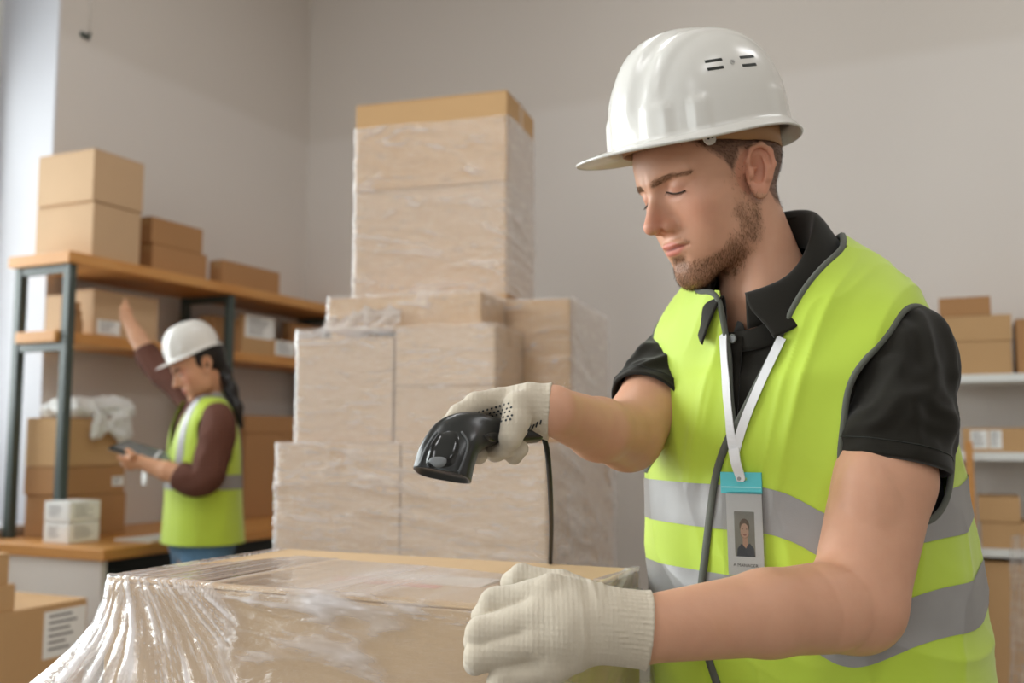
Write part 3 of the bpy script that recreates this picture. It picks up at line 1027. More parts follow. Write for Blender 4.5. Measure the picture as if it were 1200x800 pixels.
# ------------------------------------------------------------------ the table and the wrapped carton in front
FC = at(125, 677, 1.30)                       # front left top corner of the carton
FW, FD, ZF = .594, .375, float(FC[2])
FO = Vector((FC[0], FC[1], 0))
TAB = .74
M_TABLE = simple('grey_table_top', (170, 160, 148), .5, .06)
tb = empty('packing_table', FO, ROT, 'packing table under the wrapped carton in front of the man', 'table')
box_obj('tabletop', (-.16, -.10, TAB - .03), (FW + .0, FD + .02, TAB), M_TABLE, tb, .004)
for x in (-.12, FW - .06):
    for y in (-.06, FD - .04):
        box_obj('leg', (x, y, 0), (x + .04, y + .04, TAB - .03), M_STEEL, tb, .003)
M_CARD_F = card_mat('front_carton_cardboard', (200, 170, 134))
fb = carton('big open wrapped carton on the table that the man is scanning', (0, 0, TAB + .001), (FW, FD, ZF), FO, ROT, None, mat=M_CARD_F, tape=False)
lab = box_obj('paper_label', (.285 - FW / 2, -FD / 2 + .125, ZF - TAB - .001), (.475 - FW / 2, -FD / 2 + .19, ZF - TAB + .0006), M_PAPER, fb)
lab['label'] = 'white shipping label on the carton top'
pk = box_obj('pink_stripe', (.28 - FW / 2, -FD / 2 + .098, ZF - TAB - .001), (.43 - FW / 2, -FD / 2 + .112, ZF - TAB + .0006), simple('pink_print', (232, 130, 140), .6), fb)
pk['label'] = 'pink printed stripe'

def front_film():
    step = .0028
    # path: left side from back to front, front from left to right, right side to the back
    pts = [(0, FD * .95), (0, 0), (FW, 0), (FW, FD * .98)]
    L = np.concatenate([[0], np.cumsum([math.dist(pts[i], pts[i + 1]) for i in range(3)])])
    n = int(L[-1] / step)
    q = np.linspace(0, L[-1], n)
    C = np.stack([np.interp(q, L, [p[i] for p in pts]) for i in range(2)], 1)
    for _ in range(8):
        C[1:-1] = .5 * C[1:-1] + .25 * (C[:-2] + C[2:])
    T = np.gradient(C, axis=0); T /= np.linalg.norm(T, axis=1)[:, None]
    N = np.stack([T[:, 1], -T[:, 0]], 1)
    s = q - L[1]                                # 0 at the front left corner, FW at the front right
    top_in, down = .10, ZF - TAB - .06
    m1, m2 = 44, int(down / step)
    rows = [('t', k / m1) for k in range(m1)] + [('d', k / m2) for k in range(m2 + 1)]
    inn = np.interp(s, [-.3, -.025, .03, .10, .40, FW - .06, FW + .01, FW + .30], [.010, .03, .10, .27, .24, .20, .022, .004])
    V = np.zeros((len(rows), n, 3)); vl = np.zeros((len(rows), n))
    dense_edge = lambda v: .195 + v * .50        # where the bunched layer ends along the front
    for j, (kind, t) in enumerate(rows):
        if kind == 't':
            d = -inn * (1 - t); z = np.full(n, ZF + .0035); v = np.zeros(n)
        else:
            v = np.full(n, t * down); d = np.zeros(n); z = ZF + .0035 - v
        fl = np.interp(s, [-.35, -.10, 0, .06, .16, .30, .42, FW + .05, FW + .33], [.4, .9, 1.0, .9, .55, .18, .0, 0, .35])
        flare = fl * np.interp(v, [0, .03, .06, .09, .115, .14, .20, .30], [0, .004, .016, .040, .068, .10, .16, .20])
        ang = (s - .005) / (v + .075)
        K = np.stack([ang * 13 + .5 * vnoise(np.stack([s * 9, v * 9, s * 0], 1), 2), v * 4 + s * 3, np.full(n, 3.3)], 1)
        st = ridged(K, 3, 21)
        st2 = ridged(np.stack([ang * 24, v * 7 + s * 4, np.full(n, 1.3)], 1), 2, 25)
        wl = ridged(np.stack([s * 5 + v * 4, v * 34 - s * 4.5, np.full(n, 7.7)], 1), 3, 31)
        de = dense_edge(v) + .02 * vnoise(np.stack([v * 25, v * 0, v * 0], 1), 3)
        dens = np.clip((de - s) / .012, 0, 1)
        rim = np.exp(-((s - de + .012) / .012) ** 2)
        top_l = np.exp(-((v - .012) / .018) ** 2) * np.clip(ridged(np.stack([s * 2.2, v * 150 - s * 10, np.full(n, 9.1)], 1), 2, 51) - .95, 0, 1) * (1 - np.clip((s - FW + .05) / .03, 0, 1))
        right = np.clip((s - FW + .01) / .03, 0, 1)
        fan = ridged(np.stack([(s - FW) * 14 + v * 10, v * 60 + (s - FW) * 16, np.full(n, 2.2)], 1), 2, 41)
        wr = dens * (.0022 * st + .0010 * st2) + (1 - dens) * (1 - right) * .0026 * np.clip(wl - .5, 0, 1.3) + right * .0035 * fan + rim * .0012
        wr = wr * np.where(s < -.01, .35, 1.0)
        off = .0025 + flare + wr * (np.clip(v / .012, .35, 1) if kind == 'd' else .5 * t)
        dd = d + (off if kind == 'd' else off * t)
        V[j, :, :2] = C + N * dd[:, None]
        V[j, :, 2] = z + (wr * .6 if kind == 't' else 0)
        vl[j] = dens * (.12 + .85 * np.clip((st - .75) / .7, 0, 1) ** 1.3 + .55 * np.clip((st2 - .8) / .7, 0, 1) ** 1.3) + rim * .22 * (v > 0) \
            + (1 - dens) * (.06 + 1.1 * np.clip(wl - .95, 0, 1) + 1.2 * top_l) + right * (.02 + .25 * np.clip(fan - .8, 0, 1))
    F = np.array([(j * n + k, (j + 1) * n + k, (j + 1) * n + k + 1, j * n + k + 1) for j in range(len(rows) - 1) for k in range(n - 1)])
    o = obj_from('stretch_film', V.reshape(-1, 3), F, film_mat('front_stretch_film', .03, .12, .10, (236, 231, 232), (8, 8, 26), .16), smooth=True)
    a = o.data.attributes.new('veil', 'FLOAT', 'POINT')
    a.data.foreach_set('value', vl.ravel().astype(np.float32))
    o.location = FO; o.rotation_euler = (0, 0, ROT)
    set_props(o, 'creased stretch film flaring from the big carton on the table', 'plastic film')
    # a torn fold of film lying across the front face
    cr = []
    for off, w0, seed in ((0, .012, 1), (.012, .008, 2)):
        xs_ = np.linspace(.36, .55, 60)
        zz = ZF - .118 - off + .010 * vnoise(np.stack([xs_ * 40, xs_ * 0, xs_ * 0], 1), seed) - .02 * (xs_ - .36) / .2
        pts_ = np.stack([xs_, -.008 - .004 * vnoise(np.stack([xs_ * 60, xs_ * 0 + 3, xs_ * 0], 1), seed), zz], 1)
        nn = np.stack([0 * xs_, -np.ones(60), .6 * vnoise(np.stack([xs_ * 70, xs_ * 0, xs_ * 0], 1), seed + 4)], 1)
        cr.append(ribbon(pts_, nn, w0 * (.5 + .6 * np.abs(vnoise(np.stack([xs_ * 55, xs_ * 0, xs_ * 0], 1), seed + 7))), .0006))
    k = obj_from('film_fold', *merge(cr), M_FILM, o)
    a = k.data.attributes.new('veil', 'FLOAT', 'POINT')
    a.data.foreach_set('value', np.full(len(k.data.vertices), .35, np.float32))
    k['label'] = 'torn bunched film fold across the carton front'
front_film()

# ------------------------------------------------------------------ people: shared pieces
def skin_mat():
    t = NT('skin')
    a = t.n('Attribute', attribute_name='Col').outputs['Color']
    v = t.coord()
    base = t.mix(t.math('MULTIPLY', t.noise(v, 60, 4), .18), a, lin((150, 84, 64)))
    h = t.math('ADD', t.noise(v, 700, 2), t.math('MULTIPLY', t.noise(v, 160, 3), .6))
    p = t.n('BsdfPrincipled', {'Base Color': base, 'Roughness': .48, 'Specular IOR Level': .35, 'Normal': t.bump(h, .12, .0008),
                               'Subsurface Weight': .12, 'Subsurface Scale': .006})
    p.inputs['Subsurface Radius'].default_value = (1.0, .35, .2)
    return t.done(p.outputs[0])
M_SKIN = skin_mat()

def knit_mat(name, col, rib=420):
    t = NT(name)
    v = t.coord()
    w1 = t.n('TexWave', {'Vector': v, 'Scale': rib / 6.28, 'Distortion': 1.5, 'Detail': 1.0, 'Detail Scale': 3.0}, bands_direction='X').outputs['Fac']
    w2 = t.n('TexWave', {'Vector': v, 'Scale': rib / 6.28 * .8, 'Distortion': 1.5, 'Detail': 1.0}, bands_direction='Z').outputs['Fac']
    n = t.noise(v, 500, 3)
    h = t.math('ADD', t.math('MULTIPLY', w1, .5), t.math('ADD', t.math('MULTIPLY', w2, .5), n))
    c = lin(col)
    base = t.mix(t.noise(v, 30, 4), tuple(x * .9 for x in c[:3]) + (1,), c)
    base = t.mix(t.math('MULTIPLY', n, .3), base, tuple(x * .72 for x in c[:3]) + (1,))
    return t.done(t.principled(Base_Color=base, Roughness=.95, Specular=.1, Sheen=.2, Normal=t.bump(h, .3, .0012)))
M_GLOVE = knit_mat('white_knit', (202, 190, 172))
M_DOT = simple('dark_grip_dot', (44, 50, 58), .7, .05)

def cloth_mat(name, col, rough=.8, weave=900, fold=.0, spec=.15, sheen=.15):
    t = NT(name)
    v = t.coord()
    w = t.math('ADD', t.math('SINE', t.math('MULTIPLY', t.n('SeparateXYZ', {0: v}).outputs[2], weave * 7.0)), t.noise(v, weave * .7, 2))
    c = lin(col)
    base = t.mix(t.noise(v, 7, 4), tuple(x * .93 for x in c[:3]) + (1,), c)
    b = t.bump(w, .1, .0006)
    return t.done(t.principled(Base_Color=base, Roughness=rough, Specular=spec, Sheen=sheen, Normal=b))
M_VEST = cloth_mat('fluorescent_yellow_green', (184, 210, 63), .55, spec=.35, sheen=.3)
M_POLO = cloth_mat('black_polo_cotton', (30, 27, 21), .8, 700)
M_TRIM = cloth_mat('dark_grey_binding', (92, 94, 86), .8)
M_SILVER = simple('silver_reflective_tape', (146, 144, 143), .42, .06, 40, .25, 900, .0006, .5, .25)
M_HELMET = simple('glossy_white_plastic', (216, 213, 208), .22, .015, 5, .03, 300, .0005, .5)
M_BAND = simple('tan_plastic_headband', (176, 132, 92), .5, .06)
M_HAIR = simple('short_brown_hair', (58, 40, 28), .6, .25, 200)
M_BEARD = simple('light_brown_beard', (98, 68, 40), .6, .3, 300)
M_HAIRB = simple('black_hair', (26, 21, 19), .35, .2, 60, .3, 300)
M_JEANS = cloth_mat('blue_denim', (92, 128, 158), .85, 600)
M_TROUS = cloth_mat('dark_work_trousers', (52, 54, 60), .85, 600)
M_SHOE = simple('dark_leather_shoe', (40, 36, 34), .5, .1)

def frame_mat(c, yaw, pitch, roll=0.0, scale=1.0):
    """columns: person's left, forward, up.  yaw 0 faces the camera (-y), + turns to the picture's left"""
    a, p = math.radians(yaw), math.radians(pitch)
    f = np.array([-math.sin(a) * math.cos(p), -math.cos(a) * math.cos(p), -math.sin(p)])
    l = np.array([math.cos(a), -math.sin(a), 0])
    u = np.cross(f, l)
    if roll:
        r = math.radians(roll)
        l, u = l * math.cos(r) + u * math.sin(r), u * math.cos(r) - l * math.sin(r)
    return np.asarray(c, float), np.stack([l, f, u], 1), scale
def to_w(fr, P):
    return np.asarray(fr[0]) + (np.asarray(P, float) * fr[2]) @ fr[1].T
def to_l(fr, P):
    return ((P - fr[0].astype(np.float32)) @ fr[1].astype(np.float32)) / fr[2]

def head_sdf(Q, fem=False):
    """head in its own frame: origin between the ear canals, +x left, +y forward, +z up"""
    X = np.abs(Q[:, 0])
    S = np.stack([X, Q[:, 1], Q[:, 2]], 1)
    d = s_ell(Q, (0, -.010, .045), (.0755, .100, .090))
    d = smin(d, s_ell(Q, (0, .040, .052), (.061, .052, .056)), .03)
    d = smin(d, s_ell(Q, (0, .036, -.022), (.058, .055, .070)), .03)
    jw = .050 if not fem else .044
    d = smin(d, s_rc(S, (jw + .003, .004, -.040), (jw - .003, .022, -.066), .017, .015), .022)
    d = smin(d, s_rc(S, (jw - .003, .022, -.066), (.012, .079, -.090), .015, .0145), .022)
    d = smin(d, s_ell(Q, (0, .080, -.090), (.022, .016, .0165)), .016)
    d = smin(d, s_ell(Q, (0, .070, -.054), (.034, .028, .032)), .018)
    d = smin(d, s_ell(S, (.045, .055, -.006), (.020, .021, .018)), .030)
    d = smin(d, s_ell(S, (.038, .040, -.042), (.022, .034, .034)), .030)
    d = smin(d, s_rc(S, (.006, .092, .037), (.050, .070, .038), .0085, .007), .014)     # brow ridge
    d = smax(d, -s_ell(S, (.033, .101, .0235), (.019, .0165, .0115)), .012)              # eye socket
    d = smin(d, s_ell(S, (.0325, .0735, .0220), (.0150, .0145, .0125)), .004)           # lid over the eye
    d = smin(d, s_rc(S, (.020, .0865, .0160), (.046, .076, .0150), .0028, .0022), .004) # lower lid fold
    # nose
    n = s_rc(Q, (0, .091, .026), (0, .1155, -.012), .0068, .0090)
    n = smin(n, s_rc(Q, (0, .084, .022), (0, .097, -.015), .0085, .0125), .008)
    n = smin(n, s_ell(Q, (0, .1150, -.0155), (.0100, .0105, .0088)), .006)
    n = smin(n, s_ell(S, (.0125, .0990, -.0205), (.0066, .0100, .0078)), .005)
    d = smin(d, n, .010)
    d = smax(d, -s_ell(S, (.0066, .1070, -.0245), (.0038, .0068, .0046)), .003)
    # lips
    d = smax(d, -s_rc(Q, (0, .112, -.032), (0, .108, -.040), .0028, .0030), .004)        # philtrum
    d = smin(d, s_ell(Q, (0, .0945, -.0445), (.0225, .0085, .0050)), .005)
    d = smin(d, s_ell(Q, (0, .0925, -.0545), (.0190, .0088, .0056)), .005)
    d = smax(d, -s_chain(S, [(0, .1050, -.0490), (.012, .1010, -.0490), (.0255, .0900, -.0505)], [.0013, .0014, .0012]), .0025)
    d = smax(d, -s_ell(Q, (0, .103, -.0690), (.018, .0085, .0050)), .010)
    # ear
    e = to_ear(S)
    er = s_ell(e, (0, 0, 0), (.0175, .0052, .0300))
    er = smax(er, -s_ell(e, (.001, .0058, .001), (.0115, .0088, .0200)), .003)
    hel = [(-.013, .003, -.010), (-.0165, .005, .008), (-.012, .0065, .024), (0, .007, .0305), (.012, .0065, .025), (.0165, .005, .010), (.012, .003, -.001), (.004, .001, .003)]
    er = smin(er, s_chain(e, hel, [.0026, .003, .0032, .0032, .003, .0028, .0024, .002]), .003)
    er = smin(er, s_chain(e, [(-.004, .003, .016), (-.0085, .0045, .002), (-.006, .0045, -.012)], [.002, .0028, .0028]), .003)   # antihelix
    er = smin(er, s_ell(e, (-.001, .001, -.0255), (.0085, .0046, .0095)), .006)          # lobe
    er = smin(er, s_ell(e, (.0115, .004, -.006), (.0036, .0036, .0060)), .004)           # tragus
    d = smin(d, er, .004)
    return d
_er = np.array([[.97, -.22, 0], [.22, .97, 0], [0, 0, 1]])
def _earbasis():
    # ear plane: x forward, y outward, z up, leaning back, rear edge standing off the head
    fwd = np.array([-.30, .94, .40]); fwd /= np.linalg.norm(fwd)
    up = np.array([.06, -.58, 1.0]); up -= fwd * up.dot(fwd); up /= np.linalg.norm(up)
    out = np.cross(fwd, up) * 1.0
    if out[0] < 0: out = -out
    return np.stack([fwd, out, up], 1).astype(np.float32)
EARB = _earbasis()
EARC = np.array([.0775, -.010, .004], np.float32)
def to_ear(S):
    return (S - EARC) @ EARB / 1.03

def helmet(fr, tilt, parent, scale=1.0, nphi=160, nt=46, roll=0.0):
    """hard hat in the head frame; returns the shell object and its world vertices"""
    ph = np.linspace(0, 2 * math.pi, nphi, endpoint=False)
    a, b, c = .105, .124, .142
    rows = []
    sx, sy = np.sin(ph), np.cos(ph)                       # phi 0 = front
    fold_ = np.abs((ph + math.pi) % (2 * math.pi) - math.pi)
    arch = .013 * np.exp(-((fold_ - 1.95) / .75) ** 2)
    for k in range(nt):
        t = (1 - (k + 1) / nt) * math.pi / 2
        r = math.cos(t) ** .72 if t < math.pi / 2 - 1e-6 else .012
        z = c * math.sin(t) ** .93
        r = max(r, .012)
        x, y = a * r * sx, b * r * sy
        zz = np.full(nphi, z)
        mid = np.exp(-(np.abs(x) / .026) ** 6) * np.clip((z - .015) / .03, 0, 1)
        side = np.exp(-((np.abs(x) - .050) / .009) ** 4) * np.clip((z - .03) / .03, 0, 1)
        lift = .0045 * mid + .0022 * side
        nx, ny, nz = x / a ** 2, y / b ** 2, zz / c ** 2
        nn = np.sqrt(nx ** 2 + ny ** 2 + nz ** 2)
        low = np.clip((.046 - z) / .010, 0, 1)
        for p0, w in ((.55, .16), (-.55, .16), (1.02, .10), (-1.02, .10), (2.05, .15), (-2.05, .15)):
            lift = lift + .0035 * low * np.exp(-(np.abs((ph - p0 + math.pi) % (2 * math.pi) - math.pi) / w) ** 6)
        rows.append(np.stack([x + nx / nn * lift, y + ny / nn * lift, zz + nz / nn * lift + arch * (1 - z / c)], 1))
    fr_ = np.cos(ph)
    vis = np.clip((fr_ - .25) / .75, 0, 1); vis = vis * vis * (3 - 2 * vis)
    out = .009 + .042 * vis ** 1.0
    for k in range(1, 9):
        s = k / 8
        e = .004 + out * s
        drop = -.004 * s - vis * (.003 * s + .004 * s * s) - (1 - vis) * .007 * s
        rad = np.sqrt((a * sx) ** 2 + (b * sy) ** 2)
        f = (rad + e) / rad
        rows.append(np.stack([a * sx * f * (1 - .20 * vis * s), b * sy * f, drop + arch], 1))
    V = np.concatenate(rows)
    n = len(rows)
    F = [(j * nphi + k, (j + 1) * nphi + k, (j + 1) * nphi + (k + 1) % nphi, j * nphi + (k + 1) % nphi) for j in range(n - 1) for k in range(nphi)]
    V = np.concatenate([V, [[0, 0, c + .0045]]])
    F3 = [(k, (k + 1) % nphi, len(V) - 1) for k in range(nphi)]
    ti = math.radians(tilt)
    R = np.array([[1, 0, 0], [0, math.cos(ti), -math.sin(ti)], [0, math.sin(ti), math.cos(ti)]])
    ro = math.radians(roll)
    R = np.array([[math.cos(ro), 0, math.sin(ro)], [0, 1, 0], [-math.sin(ro), 0, math.cos(ro)]]) @ R
    hw = lambda Q: to_w(fr, (np.asarray(Q) * scale) @ R.T + np.array([0, -.002, .064]))
    W = hw(V)
    o = obj_from('hard_hat', W, [tuple(f) for f in F] + F3, M_HELMET, parent, True)
    solidify(o, .003, -1)
    return o, W, hw, (a, b, c)

def strands(name, o_V, o_F, mask, direc, n, length, width, mat, parent, seed=0, lift=.35, curl=.25, kind='stuff'):
    """short hairs on a surface; mask(P)->probability, direc(P,N)->flow"""
    rng = np.random.default_rng(seed)
    T = tris(o_F)
    A, B, C = o_V[T[:, 0]], o_V[T[:, 1]], o_V[T[:, 2]]
    w = np.linalg.norm(np.cross(B - A, C - A), axis=1) * mask((A + B + C) / 3)
    if w.sum() <= 0: return None
    i = rng.choice(len(T), n, p=w / w.sum())
    r1, r2 = rng.random(n), rng.random(n)
    f = r1 + r2 > 1; r1[f], r2[f] = 1 - r1[f], 1 - r2[f]
    P = A[i] + (B - A)[i] * r1[:, None] + (C - A)[i] * r2[:, None]
    N = np.cross((B - A)[i], (C - A)[i]); N /= np.linalg.norm(N, axis=1)[:, None] + 1e-12
    D = direc(P, N)
    D = D - N * (D * N).sum(1)[:, None]
    D /= np.linalg.norm(D, axis=1)[:, None] + 1e-9
    D = D + N * lift + rng.normal(0, curl, (n, 3))
    D /= np.linalg.norm(D, axis=1)[:, None]
    L = length * rng.uniform(.5, 1.15, n)
    S = np.cross(D, N + rng.normal(0, .4, (n, 3))); S /= np.linalg.norm(S, axis=1)[:, None] + 1e-9
    tip = P + D * L[:, None]
    mid = P + D * (L * .5)[:, None] + N * (L * .06)[:, None]
    V = np.stack([P - S * width / 2 - N * .0004, P + S * width / 2 - N * .0004, mid + S * width * .4, mid - S * width * .4, tip], 1).reshape(-1, 3)
    k = np.arange(n)[:, None] * 5
    Q = np.concatenate([k + np.array([[0, 1, 2]]), k + np.array([[0, 2, 3]]), k + np.array([[3, 2, 4]])])
    o = obj_from(name, V, Q, mat, parent)
    if kind: o['kind'] = kind
    return o

def seg_dist(P, pts):
    d = None
    for a, b in zip(pts[:-1], pts[1:]):
        e = s_rc(P, a, b, 0, 0)
        d = e if d is None else np.minimum(d, e)
    return d
def sst(x, a, b):
    t = np.clip((x - a) / (b - a), 0, 1)
    return t * t * (3 - 2 * t)

def loft(prof, torso, th0=0.0, n=320, m=260, power=2.25):
    """torso shell: prof rows (z, a, b, yc, xc); returns world V, quad F, local coordinates"""
    pr = np.array(prof, float)
    s = np.concatenate([[0], np.cumsum(np.linalg.norm(np.diff(pr[:, :3], axis=0), axis=1))])
    q = np.linspace(0, s[-1], m)
    cs = catmull([np.array([si, *row]) for si, row in zip(s, pr)], 12)
    I = [np.interp(q, cs[:, 0], cs[:, i]) for i in range(1, 6)]
    th = np.linspace(0, 2 * math.pi, n, endpoint=False) + th0
    c, sn = np.cos(th), np.sin(th)
    k = (np.abs(c) ** power + np.abs(sn) ** power) ** (-1 / power)
    x = I[4][:, None] + I[1][:, None] * (k * c)[None]
    y = I[3][:, None] + I[2][:, None] * (k * sn)[None]
    z = np.repeat(I[0][:, None], n, 1)
    Lc = np.stack([x, y, z], -1).reshape(-1, 3)
    F = np.array([(j * n + i, j * n + (i + 1) % n, (j + 1) * n + (i + 1) % n, (j + 1) * n + i) for j in range(m - 1) for i in range(n)])
    return Lc, F

# ------------------------------------------------------------------ the man
man = empty('person', (.36, 1.29, 0), 0, 'man in white hard hat and yellow green vest scanning the carton on the table', 'person', 'people in hard hats')
HF = frame_mat((.262, 1.242, 1.577), 66, 23, 0, .975)
TF = frame_mat((.370, 1.285, 0), 45, 0)
tw = lambda x, y, z: to_w(TF, (x, y, z))
MP = Vector(man.location)
def mlink(name, V, F, mat, parent=man, smooth=True):
    """world-space geometry as a part of the man (or of one of his parts)"""
    return obj_from(name, np.asarray(V, float) - np.array(MP), F, mat, parent, smooth)

# joints
SH_N, EL_N, WR_N = at(1062, 392, 1.14), at(1004, 708, 1.075), at(748, 738, .985)
SH_F, EL_F, WR_F = np.array([.240, 1.360, 1.385]), at(736, 511, 1.24), at(648, 481, 1.055)
FA_N = at(900, 718, 1.03); FA_F = at(702, 503, 1.15)
NK0 = to_w(HF, (0, -.022, -.02)); NK1 = tw(0, .05, 1.42)

def man_body(P):
    Q = to_l(HF, P)
    near = (np.abs(Q) < .21).all(1)
    d = np.full(len(P), 9.0, np.float32)
    L = to_l(TF, P)
    # arms
    a = s_chain(P, [tw(.145, .045, 1.355), at(1036, 560, 1.105), EL_N, FA_N, WR_N], [.036, .054, .0495, .0425, .0315], .012)
    a = np.minimum(a, smin(s_ell(P, at(1022, 600, 1.085), (.040, .045, .075)), s_ell(P, at(968, 712, 1.05), (.060, .040, .046)), .03))
    b = s_chain(P, [SH_F, SH_F * .45 + EL_F * .55, EL_F, FA_F, WR_F], [.040, .042, .042, .0355, .026], .012)
    t = s_ell(L, (0, .005, 1.18), (.150, .100, .22))
    t = smin(t, s_ell(L, (0, -.01, .95), (.15, .11, .2)), .05)
    t = smin(t, s_rc(L, (-.105, .05, 1.365), (.105, .05, 1.365), .038, .038), .05)
    t = smin(t, s_rc(P, NK1, tw(.10, .05, 1.385), .050, .034), .04)
    t = smin(t, s_rc(P, NK1, tw(-.10, .05, 1.385), .050, .034), .04)
    nk = s_rc(P, NK0, NK1, .050, .056)
    nk = smin(nk, s_rc(P, to_w(HF, (.046, -.020, -.03)), tw(.016, .105, 1.41), .013, .010), .03)     # neck muscle
    t = smin(t, nk, .03)
    d = smin(smin(t, a, .03), b, .03)
    # hands' cores sit inside the gloves
    d = smin(d, s_rc(P, WR_N, at(680, 730, .99), .03, .022), .01)
    d = smin(d, s_rc(P, WR_F, at(612, 478, 1.055), .025, .018), .01)
    if near.any():
        h = head_sdf(Q[near]) * HF[2]
        d[near] = smin(d[near], h.astype(np.float32), .014)
    return d

XS = axis_pts([(-.02, .004), (.135, .0017), (.365, .004), .60])
YS = axis_pts([(.93, .004), (1.09, .0017), (1.375, .004), 1.50])
ZS = axis_pts([(.72, .006), (1.0, .004), (1.43, .0017), (1.64, .004), 1.76])
BV, BF = sdf_mesh(man_body, XS, YS, ZS)
BV = laplace(BV, BF, 1, .4)
body = mlink('body', BV, BF, M_SKIN)
QL = to_l(HF, BV)
QS = np.stack([np.abs(QL[:, 0]), QL[:, 1], QL[:, 2]], 1)
inhead = (np.abs(QL) < .2).all(1) & (QL[:, 2] > -.14)

BEARD = [(.066, .016, .006), (.064, .018, -.022), (.056, .024, -.055), (.040, .055, -.084), (.020, .082, -.094), (0, .090, -.092)]
MOUST = [(.026, .091, -.047), (.014, .102, -.0365), (0, .107, -.034)]
def beard_mask(P):
    Q = to_l(HF, P); S = np.stack([np.abs(Q[:, 0]), Q[:, 1], Q[:, 2]], 1)
    m = 1 - sst(seg_dist(S, BEARD) + .004 * vnoise(S * 90, 3), .014, .026)
    m *= .10 + .90 * sst(S[:, 2], -.005, -.055) 
    m = np.maximum(m, 1 - sst(seg_dist(S, [(0, .094, -.070), (0, .088, -.094)]), .010, .022))
    m = np.maximum(m, .9 * (1 - sst(seg_dist(S, [(.0, .075, -.106), (.030, .055, -.094)]), .014, .022)))
    mo = .30 * (1 - sst(seg_dist(S, MOUST), .003, .007))
    lips = (np.abs(Q[:, 0]) < .024) & (Q[:, 1] > .08) & (Q[:, 2] > -.060) & (Q[:, 2] < -.0395)
    return np.where(lips, 0, np.maximum(m, mo)) * (np.abs(Q) < .2).all(1)
def hair_mask(P):
    Q = to_l(HF, P); X = np.abs(Q[:, 0])
    line = np.interp(Q[:, 1], [-.12, -.05, -.03, -.012, .005, .022, .030, .046, .060, .1], [-.056, -.050, -.040, .032, .036, .012, .030, .048, .066, .085])
    m = sst(Q[:, 2] - line, -.004, .010)
    ear = np.sqrt((((to_ear(np.stack([X, Q[:, 1], Q[:, 2]], 1))) / np.array([.021, .03, .036])) ** 2).sum(1)) < 1.0
    return np.where(ear, 0, m) * (X < .11) * (np.abs(Q) < .2).all(1)
def brow_mask(P):
    Q = to_l(HF, P); S = np.stack([np.abs(Q[:, 0]), Q[:, 1], Q[:, 2]], 1)
    S[:, 1] = 0
    return (1 - sst(seg_dist(S, [(.011, 0, .0345), (.020, 0, .0358), (.036, 0, .0365), (.056, 0, .0315)]) + .0016 * sst(S[:, 0], .025, .055), .0022, .0050)) * (Q[:, 1] > .045)

skin = np.tile(np.array(lin((206, 157, 129))[:3]), (len(BV), 1))
def tint(m, col, k=1.0):
    global skin
    m = (np.clip(m, 0, 1) * k)[:, None]
    skin = skin * (1 - m) + np.array(lin(col)[:3]) * m
red = (200, 122, 102)
tint(np.exp(-((QS - [.0, .112, -.012]) ** 2).sum(1) / .00038) * inhead, (204, 118, 98), .5)
tint(np.exp(-((QS - [.046, .075, -.012]) ** 2).sum(1) / .0007) * inhead, red, .28)
tint((np.linalg.norm(to_ear(QS), axis=1) < .03) * inhead, (206, 128, 104), .4)
tint(np.exp(-((QS - [.033, .088, .018]) ** 2 / np.array([.0004, .0004, .00012])).sum(1)) * inhead, (190, 124, 104), .45)
lipm = (1 - sst(np.sqrt((QL[:, 0] / .0215) ** 2 + ((QL[:, 2] + .0498) / .0098) ** 2), .8, 1.1)) * (QL[:, 1] > .085) * inhead
tint(lipm, (196, 112, 102), .8)
tint((1 - sst(np.sqrt((QL[:, 0] / .026) ** 2 + ((QL[:, 2] + .0497) / .0016) ** 2), .6, 1.2)) * (QL[:, 1] > .08) * inhead, (110, 50, 44), .8)
tint(beard_mask(BV), (136, 100, 70), .5)
tint(hair_mask(BV), (96, 70, 52), .85)
tint(brow_mask(BV), (150, 110, 82), .5)
tint(np.exp(-((BV - at(838, 733, .985)) ** 2).sum(1) / .00012), (196, 140, 84), .55)      # small bruise on the forearm
tint(np.exp(-((BV - EL_N) ** 2).sum(1) / .0015), (206, 140, 116), .35)
vcol(body, skin)

down = lambda P, N: np.tile(HF[1] @ np.array([0, .45, -1.0]), (len(P), 1))
beard = strands('beard', BV, BF, beard_mask, down, 8500, .0058, .00026, M_BEARD, None, 3, .35, .3)
hair = strands('hair', BV, BF, hair_mask, lambda P, N: np.tile(HF[1] @ np.array([0, -.35, -1.0]), (len(P), 1)), 14000, .0048, .00036, M_HAIR, None, 4, .35, .25)
brow = strands('eyebrows', BV, BF, brow_mask, lambda P, N: (np.sign(to_l(HF, P)[:, :1]) * HF[1][:, 0] * 1.0 + HF[1][:, 2] * .25), 800, .0066, .00028, M_BEARD, None, 5, .15, .15)
for o_ in (beard, hair, brow):
    o_.parent = man; o_.location = -MP
